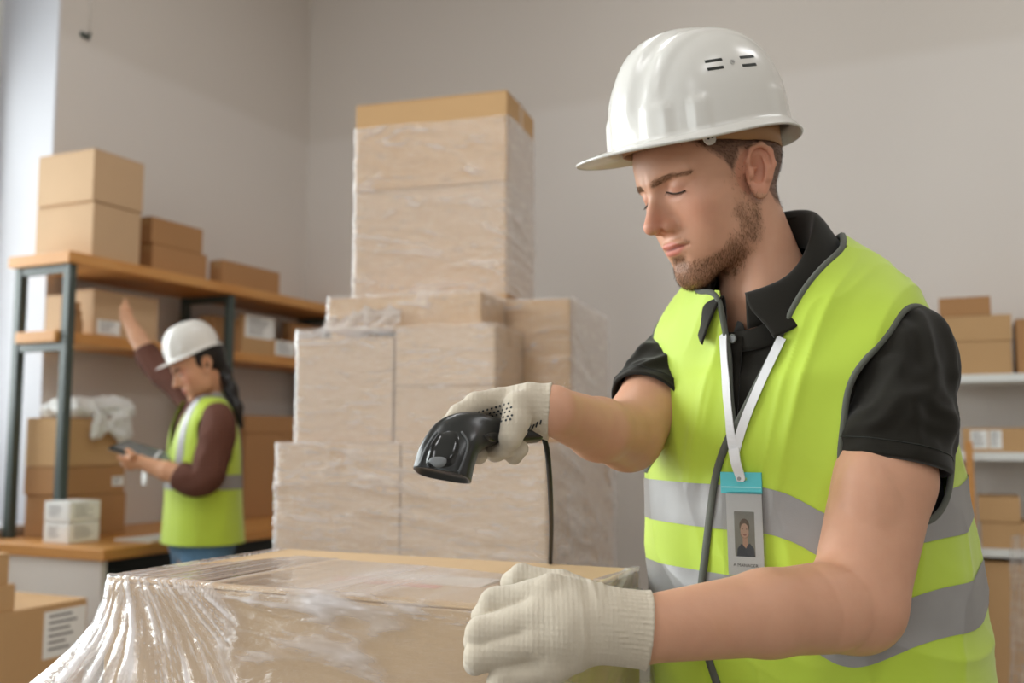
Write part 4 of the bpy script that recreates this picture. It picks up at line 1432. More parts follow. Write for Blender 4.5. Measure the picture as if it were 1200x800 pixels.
# lashes of the lowered lids
bt = bvh(BV, BF)
def local_hit(x, z, y0=.16):
    o0 = Vector(to_w(HF, (x, y0, z))); dr = Vector(-(HF[1][:, 1])).normalized()
    p, n, i, d = bt.ray_cast(o0, dr)
    return (np.array(p), np.array(n)) if p is not None else (None, None)
vf = []
for sx in (1, -1):
    pts, nn = [], []
    for k in range(13):
        x = .0180 + .0275 * k / 12
        z = .0205 - .0022 * math.sin(math.pi * k / 12) - .0070 * k / 12
        p, n = local_hit(sx * x, z)
        if p is not None:
            pts.append(p); nn.append(n)
    vf.append(ribbon(pts, nn, .0016, .0007))
    for k in range(len(pts) * 3):
        i = min(k // 3, len(pts) - 1)
        p, n = pts[i], nn[i]
        d = n * .8 - HF[1][:, 2] * .75 + HF[1][:, 0] * sx * (i / 12 - .4) * .8
        d /= np.linalg.norm(d)
        vf.append(tube([p + HF[1][:, 0] * sx * (k % 3) * .0007, p + d * .0035, p + d * .0068 + HF[1][:, 2] * .0008], [.00022, .00018, .0001], 4, False))
    # crease of the upper lid
lash = mlink('eyelashes', *merge(vf), M_HAIR)
lash['kind'] = 'stuff'

# hard hat
hat, HW, hw, (ha, hb, hc) = helmet(HF, 12.5, man, roll=4.5)
hat.location = -MP
hat_bvh = bvh(HW[:-1], np.array([p.vertices[:] for p in hat.data.polygons if len(p.vertices) == 4]))
for a, b in (((826, 72.5), (846, 69.5)), ((829, 81.5), (848, 78.5)), ((867, 67.5), (883, 66.0)), ((870, 77.0), (886, 75.5))):
    pts, nn = [], []
    for k in range(5):
        p, n = hit(hat_bvh, a[0] + (b[0] - a[0]) * k / 4, a[1] + (b[1] - a[1]) * k / 4)
        if p is not None: pts.append(p - n * .0002); nn.append(n)
    v, f = ribbon(pts, nn, .0036, .0007)
    obj_from('vent_slot', np.array(v), f, M_DARK, hat)
p, n = hit(hat_bvh, 858, 72.5)
v, f = tube([p - n * .0005, p + n * .0010], .0034, 16)
emb = obj_from('round_emblem', np.array(v), f, simple('grey_emblem', (196, 194, 190), .3), hat)
_u = np.cross(n, HF[1][:, 2]); _u /= np.linalg.norm(_u); _w = np.cross(n, _u)
v, f = merge([ribbon([p + n * .001 + (_u * s0 + _w * t0) * .0026, p + n * .001 + (_u * s1 + _w * t1) * .0026], [n, n], .0006, .0003) for s0, t0, s1, t1 in ((-.8, -.5, .8, .5), (-.8, .4, .1, .8), (0, -.8, .8, -.3))])
obj_from('emblem_mark', np.array(v), f, M_DARK, hat)
# headband and clip inside
ph = np.linspace(0, 2 * math.pi, 96, endpoint=False)
rows = []
for z in (-.022, -.003, .018):
    rows.append(hw(np.stack([.0845 * np.sin(ph), .1080 * np.cos(ph) - .0, np.full(96, z) + .010 * np.sin(ph) ** 2 + .016 * np.clip(np.cos(ph), 0, 1)], 1)))
V = np.concatenate(rows)
F = [(j * 96 + k, j * 96 + (k + 1) % 96, (j + 1) * 96 + (k + 1) % 96, (j + 1) * 96 + k) for j in range(2) for k in range(96)]
o = obj_from('headband', V, F, M_BAND, hat, True); solidify(o, .002, 1)
o['label'] = 'tan inner headband'
def hat_pt(phi, z, r=1.0):
    return hw(np.array([[.0875 * math.sin(phi) * r, .111 * math.cos(phi) * r, z]]))[0]
c0 = hat_pt(1.12, -.006); cn = HF[1][:, 0]
v, f = tube([c0 - cn * .001, c0 + cn * .0022], .0085, 24)
o = obj_from('strap_clip', np.array(v), f, M_HELMET, hat)
v, f = merge([tube([c0 + cn * .002 + HF[1][:, 1] * s * .003, c0 + cn * .0027 + HF[1][:, 1] * s * .003], .0017, 8) for s in (-1, 1)])
obj_from('clip_hole', np.array(v), f, M_DARK, o)

# ---- polo shirt -------------------------------------------------
SHP = [(.86, .185, .145, -.02, 0), (1.05, .180, .140, -.008, 0), (1.18, .175, .135, .008, 0), (1.28, .175, .124, .026, 0), (1.35, .168, .106, .042, 0),
       (1.39, .154, .086, .052, 0), (1.425, .128, .074, .064, 0), (1.455, .098, .066, .075, 0), (1.480, .074, .064, .083, 0), (1.492, .066, .061, .085, 0)]
def stoop(L, prof, k=.75):
    """the upper back rounds forward: tilt the top rings"""
    yc = np.interp(L[:, 2], [r[0] for r in prof], [r[3] for r in prof])
    L = L.copy()
    w = sst(L[:, 2], 1.30, 1.47)
    if k > .8: L[:, 2] -= .05 * sst(L[:, 1] - yc, .0, .06) * sst(L[:, 2], 1.42, 1.48)
    L[:, 2] -= k * (L[:, 1] - yc) * w
    return L
def folds(Lc, seed, amp, fx=8, fz=2.2):
    return amp * (ridged(np.stack([Lc[:, 0] * fx + Lc[:, 2] * 2.0, Lc[:, 1] * fx, Lc[:, 2] * fz], 1), 2, seed) - .7)
SL, SF_ = loft(SHP, TF, 0, 240, 180)
SL = stoop(SL, SHP, .88)
NRM = vnormals(SL, SF_)
SL = SL + NRM * folds(SL, 3, .003)[:, None]
def sleeve(path, rad, seed, amp, m=90, n=96, flat=None):
    C = resmooth(catmull(path, 14), np.linalg.norm(np.diff(np.array(path), axis=0), axis=1).sum() / m, 40)
    s = np.linspace(0, 1, len(C))
    R = np.interp(s, np.linspace(0, 1, len(rad)), rad)
    T = np.gradient(C, axis=0); T /= np.linalg.norm(T, axis=1)[:, None]
    u = np.cross(T[0], [0.3, .9, .1]); u /= np.linalg.norm(u)
    V = []
    th = np.linspace(0, 2 * math.pi, n, endpoint=False)
    for i in range(len(C)):
        u = u - T[i] * u.dot(T[i]); u /= np.linalg.norm(u); w = np.cross(T[i], u)
        ring = np.cos(th)[:, None] * u + np.sin(th)[:, None] * w
        k = np.stack([np.cos(th) * 1.6 + s[i] * 3.0, np.sin(th) * 1.6 + s[i] * 2.0, np.full(n, s[i] * 4.0 + seed)], 1)
        w_ = ridged(k, 2, seed) - .7
        fade = min(1, s[i] / .2) * np.clip((1.0 - s[i]) / .12, 0.0, 1)
        V.append(C[i] + ring * (R[i] + amp * fade * w_)[:, None])
    e = len(C)
    ctr = C[-1]
    hem = [V[-1] + (V[-1] - ctr) * 0 + T[-1] * .001]
    V.append(ctr + (V[-1] - ctr) * .94)                        # turned-in hem
    V.append(ctr + (V[-2] - ctr) * .90 - T[-1] * .02)
    V = np.concatenate(V); m_ = e + 2
    F = np.array([(j * n + i, j * n + (i + 1) % n, (j + 1) * n + (i + 1) % n, (j + 1) * n + i) for j in range(m_ - 1) for i in range(n)])
    V[:e * n] = laplace(V, F, 3, .6)[:e * n]
    return V, F, C, T
SLN = sleeve([tw(.075, .052, 1.385), tw(.130, .05, 1.374), at(1068, 412, 1.125), at(1056, 475, 1.115), at(1046, 546, 1.108)], [.030, .040, .051, .061, .063], 4, .011)
SLF = sleeve([tw(-.075, .052, 1.385), tw(-.118, .052, 1.372), SH_F * .75 + EL_F * .25, SH_F * .32 + EL_F * .68], [.034, .048, .055, .053], 6, .008)
parts = [(to_w(TF, SL), SF_[:, ::-1]), (SLN[0], SLN[1]), (SLF[0], SLF[1])]
off, VV, FF = 0, [], []
for v, f in parts:
    VV.append(v); FF.append(np.asarray(f) + off); off += len(v)
shirt = mlink('polo_shirt', np.concatenate(VV), np.concatenate(FF), M_POLO)
for (V_, F_, C_, T_), rr in ((SLN, .067), (SLF, .057)):        # hem stitching line
    e = len(C_) - 8
    ring = V_[e * 96:(e + 1) * 96]
    ring = np.concatenate([ring, ring[:1]])
    ctr = C_[e]
    v, f = tube(ctr + (ring - ctr) * 1.006, .0007, 5, False)
    mlink('hem_stitch', v, f, M_DARK, shirt).location = (0, 0, 0)

# collar: rises round the neck and folds down outward
def collar():
    n = 120
    def row(rx, ry, h, k, far=1.0):
        ps = np.linspace(.40 + .22 * k, 2 * math.pi - .04 - .40 * k, n) + math.pi / 2 - .22
        fr_ = (1 + np.cos(ps - math.pi / 2 + .22)) / 2
        side = sst(-np.cos(ps), .0, .7) * sst(np.sin(ps), -.2, .6)     # far front leaf hugs the neck
        rx = rx * (1 - (1 - far) * side); ry = ry * (1 - (1 - far) * side)
        z = 1.490 + h - .62 * ry * np.sin(ps) - .040 * sst(fr_, .30, .92)
        return np.stack([rx * np.cos(ps), .084 + ry * np.sin(ps), z], 1)
    R = [row(.063, .062, -.022, 0), row(.064, .064, .016, 0), row(.069, .070, .023, .05), row(.079, .080, .010, .3, .96), row(.091, .090, -.012, .8, .86), row(.099, .097, -.026, 1.0, .82)]
    C = catmull(R, 5)
    V = C.reshape(-1, 3); m = len(C)
    F = np.array([(j * n + i, j * n + i + 1, (j + 1) * n + i + 1, (j + 1) * n + i) for j in range(m - 1) for i in range(n - 1)])
    o = mlink('collar', to_w(TF, V), F, M_POLO, shirt)
    o.location = (0, 0, 0)
    solidify(o, .0022, 0)
collar()

# ---- safety vest ---------------------------------------------------
VP = [(.72, .226, .190, -.032, .012), (.80, .222, .186, -.030, .010), (.92, .212, .176, -.022, .006), (1.05, .205, .168, -.016, .002), (1.18, .196, .158, .002, 0), (1.28, .191, .150, .014, 0),
      (1.35, .185, .128, .033, .008), (1.40, .180, .099, .054, .008), (1.435, .156, .085, .066, .004), (1.465, .116, .077, .076, 0), (1.495, .082, .070, .083, 0)]
VL, VF_ = loft(VP, TF, 0, 420, 360)
VL = stoop(VL, VP)
VN = vnormals(VL, VF_)
def vest_fold(Lc):
    x, y, z = Lc[:, 0], Lc[:, 1], Lc[:, 2]
    low = sst(z, 1.34, 1.10)
    d = .010 * low * vnoise(np.stack([x * 9, y * 9, z * 2.5], 1), 4)
    d += .006 * low * (ridged(np.stack([x * 11 + z * 3, y * 11, z * 3.5], 1), 2, 8) - .7)
    up = sst(z, 1.12, 1.3) * (y > -.05)
    d += .0045 * up * (ridged(np.stack([x * 17 - z * 4.5, y * 6, z * 1.6], 1), 2, 12) - .7)
    d += .004 * (ridged(np.stack([x * 5, y * 5, z * 14 + x * 6], 1), 2, 14) - .7) * sst(z, 1.2, 1.0)
    return d
VL = VL + VN * vest_fold(VL)[:, None]
VT = tris(VF_)[:, ::-1]
def v_neck(L):
    x, y, z = L[:, 0], L[:, 1], L[:, 2]
    near = .009 + .092 * np.clip((z - 1.275) / .205, 0, 2) ** .85 + .3 * np.clip(z - 1.275, -1, 0) - x       # inside when x is smaller than the near edge
    far = x - (.008 - .026 * (z - 1.275) / .177)
    vin = np.where(y > .06, np.minimum(near, far), -9)
    ell = .098 - .012 * (x < 0) * (y > .05) - np.sqrt(x ** 2 + ((y - .078) * 1.05) ** 2)
    return np.maximum(vin, np.where(z > 1.44, ell, -1))
def arm_cut(L):
    W = to_w(TF, L).astype(np.float32)
    n = s_chain(W, [at(1098, 402, 1.10), at(1066, 470, 1.115), at(1052, 540, 1.12)], [.052, .076, .074], .01)
    f = s_chain(W, [SH_F + np.array([-.05, .03, .0]), SH_F + np.array([-.01, 0, -.05]), SH_F + np.array([-.02, -.03, -.11])], [.06, .075, .070], .01)
    return np.minimum(n, f)
keep1 = -v_neck(VL)
V1, T1, seg_neck, (L1,) = clip(to_w(TF, VL), VT, keep1, [VL])
V2, T2, seg_arm, (L2,) = clip(V1, T1, arm_cut(L1), [L1])
vest = mlink('safety_vest', V2, T2, M_VEST)
solidify(vest, .0025, 0)
vest_bvh = bvh(V2, T2)
def vsub(name, V, F, mat):
    o = mlink(name, V, F, mat, vest)
    o.location = (0, 0, 0)
    return o
VN2 = vnormals(V2, T2)
def band(z0, z1, off=.0022):
    z = L2[:, 2] + .004 * vnoise(L2 * 7, 3)
    z = z + .036 * np.exp(-((L2[:, 0] - .125) / .05) ** 2) * sst(L2[:, 1], -.03, .09) - .030 * sst(-L2[:, 1], .0, .12) * sst(L2[:, 0], -.06, .08)
    a, t, _, (n, zz) = clip(V2, T2, z - z0, [VN2, z])
    a, t, _, (n,) = clip(a, t, z1 - zz, [n])
    o = vsub('reflective_band', a + n * off, t, M_SILVER)
    o['label'] = 'silver reflective band'
    for e in (z0 + .003, z1 - .003):
        pass
band(1.155, 1.207); band(1.050, 1.102)
# bindings along the cut edges
def bind(seg, V, N, w=.009, minlen=.06):
    vf = []
    for lp in loops_of(seg):
        P, NN = V[lp], N[lp]
        if np.linalg.norm(np.diff(P, axis=0), axis=1).sum() < minlen: continue
        Q = resmooth(P, .006, 14)
        idx = [int(np.argmin(((P - q) ** 2).sum(1))) for q in Q]
        vf.append(tube(Q + resmooth_n(NN[idx]) * .0006, w * .42, 8))
    return vf
def resmooth_n(N):
    N = N.copy()
    for _ in range(14):
        N[1:-1] = .5 * N[1:-1] + .25 * (N[:-2] + N[2:])
    return N / np.linalg.norm(N, axis=1)[:, None]
VN1 = vnormals(V1, T1)
for seg, V_, N_ in ((seg_neck, V1, VN1), (seg_arm, V2, VN2)):
    for v, f in bind(seg, V_, N_):
        o = vsub('edge_binding', v, f, M_TRIM); o['label'] = 'dark grey edge binding'
def on_vest(px, py, lift=.003):
    p, n = hit(vest_bvh, px, py)
    return (p + n * lift, n) if p is not None else (None, None)
def path_on_vest(pix, lift=.002, step=.006):
    q = catmull([np.array([x, y, 0.0]) for x, y in pix], 10)
    pts, nn = [], []
    for x, y, _ in q:
        p, n = on_vest(x, y, lift)
        if p is not None: pts.append(p); nn.append(n)
    pts = resmooth(np.array(pts), step, 8)
    N = resmooth_n(np.array([nn[min(len(nn) - 1, int(i * len(nn) / len(pts)))] for i in range(len(pts))]))
    return pts, N
P_, N_ = path_on_vest([(868, 492), (856, 512), (842, 550), (834, 600), (828, 650), (823, 690), (822, 730), (830, 765), (838, 790), (852, 830)])
o = vsub('edge_binding', *ribbon(P_, N_, .0095, .002), M_TRIM); o['label'] = 'dark grey edge of the vest front'
# trousers and shoes (below the frame)
def legs(P):
    L = to_l(TF, P)
    d = s_ell(L, (0, -.02, .92), (.165, .125, .12))
    for s in (-1, 1):
        d = smin(d, s_chain(L, [(s * .09, -.02, .86), (s * .105, -.01, .48), (s * .115, -.03, .06)], [.088, .066, .052], .02), .03)
    return np.maximum(d, .035 - P[:, 2])
lo_, hi_ = tw(0, 0, 0) - [.3, .3, 0], tw(0, 0, 0) + [.3, .3, 1.06]
V, F = sdf_mesh(legs, *grid3(lo_, hi_, .012))
mlink('trousers', V, F, M_TROUS)
for s in (-1, 1):
    def shoe(P):
        L = to_l(TF, P)
        d = s_ell(L, (s * .118, .045, .045), (.048, .140, .045)); d = smin(d, s_ell(L, (s * .116, -.03, .07), (.042, .06, .06)), .02)
        return np.maximum(d, -P[:, 2] + .001)
    V, F = sdf_mesh(shoe, *grid3(lo_, hi_ - [0, 0, .88], .008))
    mlink('shoe', V, F, M_SHOE)

# ---- gloves ---------------------------------------------------------
def glove(name, fn, lo, hi, h=.0018):
    V, F = sdf_mesh(fn, *grid3(lo, hi, h))
    V = laplace(V, F, 1, .4)
    return mlink(name, V, F, M_GLOVE), V, F
A = lambda *p: at(*p)
GL = {'wr': A(760, 738, .985), 'cf': A(716, 733, .985)}
fingersL = [
    ([A(690, 712, .992), A(646, 694, .992), A(580, 707, 1.012), A(566, 722, 1.046)], [.0200, .0172, .0152, .0125]),
    ([A(690, 724, .985), A(632, 722, .982), A(565, 742, .992), A(557, 752, 1.040)], [.0200, .0178, .0160, .0130]),
    ([A(690, 738, .982), A(630, 752, .978), A(563, 768, .988), A(557, 776, 1.034)], [.0200, .0172, .0155, .0128]),
    ([A(692, 750, .985), A(648, 780, .980), A(592, 793, .985), A(584, 800, 1.024)], [.0190, .0160, .0142, .0120]),
]
thumbL = ([A(700, 712, 1.000), A(655, 686, 1.032), A(612, 676, 1.052), A(600, 682, 1.068)], [.020, .0148, .0138, .0125])
def gloveL(P):
    d = s_rc(P, GL['cf'], A(665, 732, .985), .0345, .034)
    for pts, r in fingersL:
        palm = s_rc(P, pts[0], pts[1], r[0], r[1])
        d = smin(d, palm, .014)
    fg = None
    for pts, r in fingersL:
        f = s_chain(P, pts[1:], r[1:], .004)
        fg = f if fg is None else smin(fg, f, .0015)
    d = smin(d, fg, .005)
    d = smin(d, s_chain(P, *thumbL, .005), .010)
    # cloth folds across the back of the hand
    q = P - GL['cf']
    ax = (GL['wr'] - GL['cf']); ax = ax / np.linalg.norm(ax)
    t = q @ ax
    w = vnoise(np.stack([t * 95 + q[:, 2] * 16, q[:, 2] * 14, q[:, 1] * 10], 1), 5)
    fold = np.exp(-((t + .028) / .026) ** 2)
    d = d - .0038 * fold * (1 - np.abs(w)) ** 2
    d = d + .0009 * vnoise(P * 60, 8)
    # ribbed cuff
    cu = s_rc(P, GL['wr'], GL['cf'], .0368, .0362)
    e1 = (P - GL['wr']) @ ax
    u = np.cross(ax, [0, 0, 1]); u /= np.linalg.norm(u); w2 = np.cross(ax, u)
    ang = np.arctan2(q @ u, q @ w2)
    cu = np.maximum(cu - .0008 * np.cos(ang * 46) * 1.0 - .0016 * np.exp(-(e1 / .004) ** 2), e1)
    return smin(d, cu, .004)
loL = np.minimum.reduce([A(540, 812, .98), A(770, 655, 1.0)]) - [.012, .05, .015]
hiL = np.maximum.reduce([A(540, 812, 1.08), A(770, 655, 1.08)]) + [.01, .03, .03]
gl_n, GVn, GFn = glove('glove', gloveL, loL, hiL)
gl_n['label'] = 'white knit glove resting on the carton corner'

# handheld scanner ------------------------------------------------------
M_SCAN = simple('black_scanner_plastic', (26, 27, 27), .28, .06, 8, .03, 400, .0004, .5)
M_SCANG = simple('dark_gloss_panel', (14, 15, 16), .12, .05, spec=.6)
M_RUB = simple('black_rubber', (22, 22, 22), .5, .05)
SP = A(600, 505, 1.04)
sc = empty('barcode_scanner', SP, 0, 'black handheld barcode scanner gripped in the white glove', 'scanner')
def slink(name, V, F, mat, parent=sc, smooth=True):
    return obj_from(name, np.asarray(V, float) - SP * (parent is sc), F, mat, parent, smooth)
axis_ = catmull([A(630, 506, 1.058), A(604, 506, 1.046), A(578, 506, 1.033), A(555, 507, 1.018), A(536, 516, 1.002), A(524, 535, .992), A(518, 557, .986)], 10)
n_ = len(axis_)
tt = np.linspace(0, 1, n_)
key = np.array([0, .167, .333, .5, .667, .833, 1.0])
wp = np.interp(tt, key, [.0105, .0125, .0130, .0205, .0265, .0285, .0290])
wq = np.interp(tt, key, [.0120, .0150, .0150, .0170, .0190, .0195, .0185])
for _ in range(4):
    wp[1:-1] = .5 * wp[1:-1] + .25 * (wp[:-2] + wp[2:]); wq[1:-1] = .5 * wq[1:-1] + .25 * (wq[:-2] + wq[2:])
T_ = np.gradient(axis_, axis=0); T_ /= np.linalg.norm(T_, axis=1)[:, None]
nq = np.array([-.18, -.95, .22])
N1 = 48
th = np.linspace(0, 2 * math.pi, N1, endpoint=False)
rowsS = []
for i in range(n_):
    q_ = nq - T_[i] * T_[i].dot(nq); q_ /= np.linalg.norm(q_)
    p_ = np.cross(q_, T_[i])
    k = (np.abs(np.cos(th)) ** 3.2 + np.abs(np.sin(th)) ** 3.2) ** (-1 / 3.2)
    ring = axis_[i] + (wp[i] * k * np.cos(th))[:, None] * p_ + (wq[i] * k * np.sin(th))[:, None] * q_
    rowsS.append(ring)
e_ = rowsS[-1].mean(0)
for f_ in (.93, .86):
    rowsS.append(e_ + (rowsS[n_ - 1] - e_) * f_ + (0 if f_ > .9 else -1) * T_[-1] * .004)
VS = np.concatenate(rowsS); m_ = len(rowsS)
FS = [(j * N1 + k, j * N1 + (k + 1) % N1, (j + 1) * N1 + (k + 1) % N1, (j + 1) * N1 + k) for j in range(m_ - 1) for k in range(N1)]
quadS = np.array(FS)
FS += [tuple(range(N1 - 1, -1, -1)), tuple((m_ - 1) * N1 + k for k in range(N1))]
chk = vnormals(VS, quadS)[5 * N1] @ (VS[5 * N1] - axis_[5])
if chk < 0: FS = [f[::-1] for f in FS]; quadS = quadS[:, ::-1]
slink('body', VS, FS, M_SCAN)
sc_bvh = bvh(VS, quadS)
def patch(tree, ctr, outline, lift, rings=6):
    """raised pad on a surface inside an outline of pixels"""
    O = catmull([np.array([*p, 0.0]) for p in list(outline) + [outline[0]]], 6)[:-1]
    V, F = [], []
    n = len(O); c = np.array([*ctr, 0.0])
    prev = None
    for r in range(1, rings + 1):
        for o in O:
            x = c + (o - c) * r / rings
            p, nn = hit(tree, x[0], x[1])
            if p is None: p, nn = (V[-1], np.array([0, -1.0, 0])) if V else (at(ctr[0], ctr[1], 1.0), np.array([0, -1.0, 0]))
            h = lift * (1 - (r / rings) ** 6)
            V.append(p + nn * (h + .0001))
    p, nn = hit(tree, *ctr)
    V.append(p + nn * (lift + .0001))
    for r in range(rings - 1):
        for k in range(n):
            F.append((r * n + k, r * n + (k + 1) % n, (r + 1) * n + (k + 1) % n, (r + 1) * n + k))
    for k in range(n): F.append((len(V) - 1, (k + 1) % n, k))
    return np.array(V), F
def spatch(name, ctr, outline, lift, mat, par=sc):
    V, F = patch(sc_bvh, ctr, outline, lift)
    return slink(name, V, F, mat, par)
spatch('top_panel', (519, 528), [(515, 507), (534, 506), (538, 522), (532, 543), (516, 548), (500, 545), (504, 524)], .0022, M_SCANG)
bt_ = spatch('scan_button', (513, 541), [(501, 541), (506, 536), (518, 535), (525, 538), (523, 545), (512, 548)], .0040, simple('grey_button', (120, 122, 124), .3))
bt_['label'] = 'grey oval button'
for pth in ([(541, 506), (548, 520), (543, 540), (536, 556)], [(512, 506), (500, 524), (492, 544)]):
    q = catmull([np.array([*p, 0.0]) for p in pth], 8)
    hp = [hit(sc_bvh, x, y) for x, y, _ in q]; hp = [(p, n) for p, n in hp if p is not None]
    if len(hp) > 3:
        v, f = ribbon([p + n * .0001 for p, n in hp], [n for p, n in hp], .0022, .0009)
        o = slink('edge_trim', np.array(v), f, simple('satin_grey_trim', (92, 94, 96), .3)); o['label'] = 'satin grey trim line'
spatch('trigger', (576, 512), [(566, 510), (574, 506), (586, 508), (586, 515), (575, 517)], .003, M_SCANG)
cab = catmull([A(626, 505, 1.055), A(634, 508, 1.062), A(640, 522, 1.075), A(643, 545, 1.10), A(645, 580, 1.17), A(646, 620, 1.30), A(645, 658, 1.44), A(645, 690, 1.50), np.array([.06, 1.50, .9]), np.array([.07, 1.50, .55])], 10)
o = slink('cable', *tube(cab, .0030, 12), M_RUB)
slink('strain_relief', *tube(cab[:9], np.linspace(.0058, .0036, 9), 12), M_RUB)

# glove round the scanner
fingersR = [
    ([A(604, 474, 1.066), A(584, 470, 1.060), A(558, 474, 1.042), A(538, 486, 1.026), A(526, 497, 1.014)], [.0175, .0135, .0128, .0115, .0098]),
    ([A(606, 480, 1.078), A(584, 480, 1.078), A(560, 494, 1.064), A(552, 516, 1.048), A(561, 533, 1.034)], [.0165, .0130, .0120, .0112, .0095]),
    ([A(610, 490, 1.082), A(592, 496, 1.082), A(576, 514, 1.072), A(580, 529, 1.050), A(590, 526, 1.030)], [.0160, .0128, .0118, .0108, .0095]),
    ([A(616, 498, 1.080), A(604, 508, 1.080), A(596, 523, 1.070), A(602, 531, 1.050), A(610, 526, 1.034)], [.0150, .0118, .0108, .0100, .0090]),
]
thumbR = ([A(628, 478, 1.052), A(607, 477, 1.034), A(604, 496, 1.020), A(598, 513, 1.014)], [.0190, .0158, .0142, .0118])
CR0, CR1 = A(645, 482, 1.058), A(618, 480, 1.060)
def gloveR(P):
    d = s_rc(P, CR1, A(600, 478, 1.066), .0265, .020)
    for pts, r in fingersR:
        d = smin(d, s_rc(P, pts[0], pts[1], r[0], r[1]), .012)
    fg = None
    for pts, r in fingersR:
        f = s_chain(P, pts[1:], r[1:], .004)
        fg = f if fg is None else smin(fg, f, .003)
    d = smin(d, fg, .006)
    d = smin(d, s_chain(P, *thumbR, .005), .008)
    d = d + .0008 * vnoise(P * 60, 8)
    ax = CR0 - CR1; ax = ax / np.linalg.norm(ax)
    q = P - CR1
    u = np.cross(ax, [0, 0, 1]); u /= np.linalg.norm(u); w2 = np.cross(ax, u)
    ang = np.arctan2(q @ u, q @ w2)
    e1 = (P - CR0) @ ax + .25 * ((P - CR0) @ w2) * 0
    cu = np.maximum(s_rc(P, CR0, CR1, .0300, .0275) - .0008 * np.cos(ang * 40) - .0014 * np.exp(-(e1 / .004) ** 2), e1)
    d = smin(d, cu, .006)
    w = vnoise(np.stack([(q @ ax) * 110, q[:, 2] * 20, q[:, 1] * 12], 1), 6)
    return d - .0014 * (1 - np.abs(w)) ** 2 * np.exp(-(((q @ ax) + .005) / .016) ** 2)
loR, hiR = np.array([-.095, .98, 1.215]), np.array([.065, 1.13, 1.345])
gl_f, GVf, GFf = glove('glove', gloveR, loR, hiR)
gl_f['label'] = 'white knit glove with dark grip dots holding the scanner'
gtree = bvh(GVf, GFf)
vf = []
for r in range(5):
    for c in range(13):
        x, y = 536 + c * 5.0 + (r % 2) * 2.5 + r * .5, 497 - c * 1.45 * (1 - r * .06) + r * 3.6 - 7
        p, n = hit(gtree, x, y)
        if p is None: continue
        if hit(sc_bvh, x, y)[0] is not None and np.linalg.norm(hit(sc_bvh, x, y)[0] - [0, 0, EYE]) < np.linalg.norm(p - [0, 0, EYE]): continue
        vf.append(tube([p - n * .0008, p + n * .0005], .00125, 8))
if vf:
    o = obj_from('grip_dots', *merge(vf), M_DOT, gl_f)
    o.location = -MP * 0
    for v in o.data.vertices: v.co -= MP
    o['kind'] = 'stuff'; o['label'] = 'dark rubber grip dots'
for x0, y0, x1, y1 in ((622, 498, 618, 505), (626, 497, 623, 503), (630, 494, 628, 500), (634, 492, 633, 497)):      # dark stitches at the cuff
    hp = [hit(gtree, x0 + (x1 - x0) * k / 3, y0 + (y1 - y0) * k / 3) for k in range(4)]
    hp = [(p, n) for p, n in hp if p is not None]
    if len(hp) == 4:
        o = mlink('cuff_stitch', *ribbon([p for p, n in hp], [n for p, n in hp], .0014, .0008), M_DOT, gl_f)

# ---- placket and buttons on the polo ------------------------------------
polo_bvh = bvh(np.concatenate(VV), np.concatenate(FF))
def on(trees, px, py, lift):
    best = None
    for t_ in trees:
        p, n = hit(t_, px, py)
        if p is not None and (best is None or np.linalg.norm(p - [0, 0, EYE]) < best[2]):
            best = (p + n * lift, n, np.linalg.norm(p - [0, 0, EYE]))
    return best
def strap(trees, pix, lift, width, thick, step=.006, it=8):
    q = catmull([np.array([x, y, 0.0]) for x, y in pix], 10)
    hp = [on(trees, x, y, lift) for x, y, _ in q]; hp = [h for h in hp if h]
    pts = resmooth(np.array([h[0] for h in hp]), step, it)
    nn = np.array([hp[min(len(hp) - 1, int(i * len(hp) / len(pts)))][1] for i in range(len(pts))])
    return ribbon(pts, resmooth_n(nn), width, thick)
o = mlink('placket', *strap([polo_bvh], [(866, 366), (861, 400), (857, 440), (854, 490)], .0012, .027, .002), M_POLO, shirt)
M_BTN = simple('dark_grey_button', (84, 84, 82), .35)
for px, py in ((861, 397), (857, 431)):
    p, n, _ = on([polo_bvh], px, py, .0034)
    b = mlink('button', *tube([p, p + n * .0016], .0056, 20), M_BTN, shirt, False)
    u = np.cross(n, [0, 0, 1]); u /= np.linalg.norm(u)
    b2 = mlink('button_rim', *tube([p + (u * math.cos(a) + np.cross(n, u) * math.sin(a)) * .0048 + n * .0016 for a in np.linspace(0, 2 * math.pi, 21)], .0007, 6, False), M_TRIM, shirt)

# ---- lanyard and identity badge -------------------------------------------
M_STRAP = cloth_mat('white_lanyard_ribbon', (226, 226, 228), .6, 900)
p0, n0, _ = on([vest_bvh], 872, 615, .010)
BP = at(871, 615, p0[1] - .004)
bd = empty('identity_badge', BP, 0, 'identity badge with portrait and teal top hanging from a white lanyard on the vest', 'badge')
def blink(name, V, F, mat, parent=bd, smooth=False):
    return obj_from(name, np.asarray(V, float) - BP, F, mat, parent, smooth)
tr_ = [vest_bvh, polo_bvh]
blink('lanyard', *merge([strap(tr_, [(918, 396), (908, 418), (893, 450), (874, 492), (863, 528)], .0045, .0105, .0012),
                         strap(tr_, [(849, 378), (851, 420), (856, 470), (861, 528)], .0052, .0105, .0012)]), M_STRAP)
rgt = np.array([.80, -.60, 0]) * 1.0
rgt = np.array([.84, -.54, 0]); rgt /= np.linalg.norm(rgt)
upv = np.array([-.045, -.02, 1.0]); upv -= rgt * upv.dot(rgt); upv /= np.linalg.norm(upv)
nrm_ = np.cross(rgt, upv)
def bp(u, v, w=0.0):
    return BP + rgt * u + upv * v + nrm_ * w
def slab(u0, u1, v0, v1, w0, w1):
    V = [bp(u, v, w) for w in (w0, w1) for u, v in ((u0, v0), (u1, v0), (u1, v1), (u0, v1))]
    return V, [(3, 2, 1, 0), (4, 5, 6, 7), (0, 1, 5, 4), (1, 2, 6, 5), (2, 3, 7, 6), (3, 0, 4, 7)]
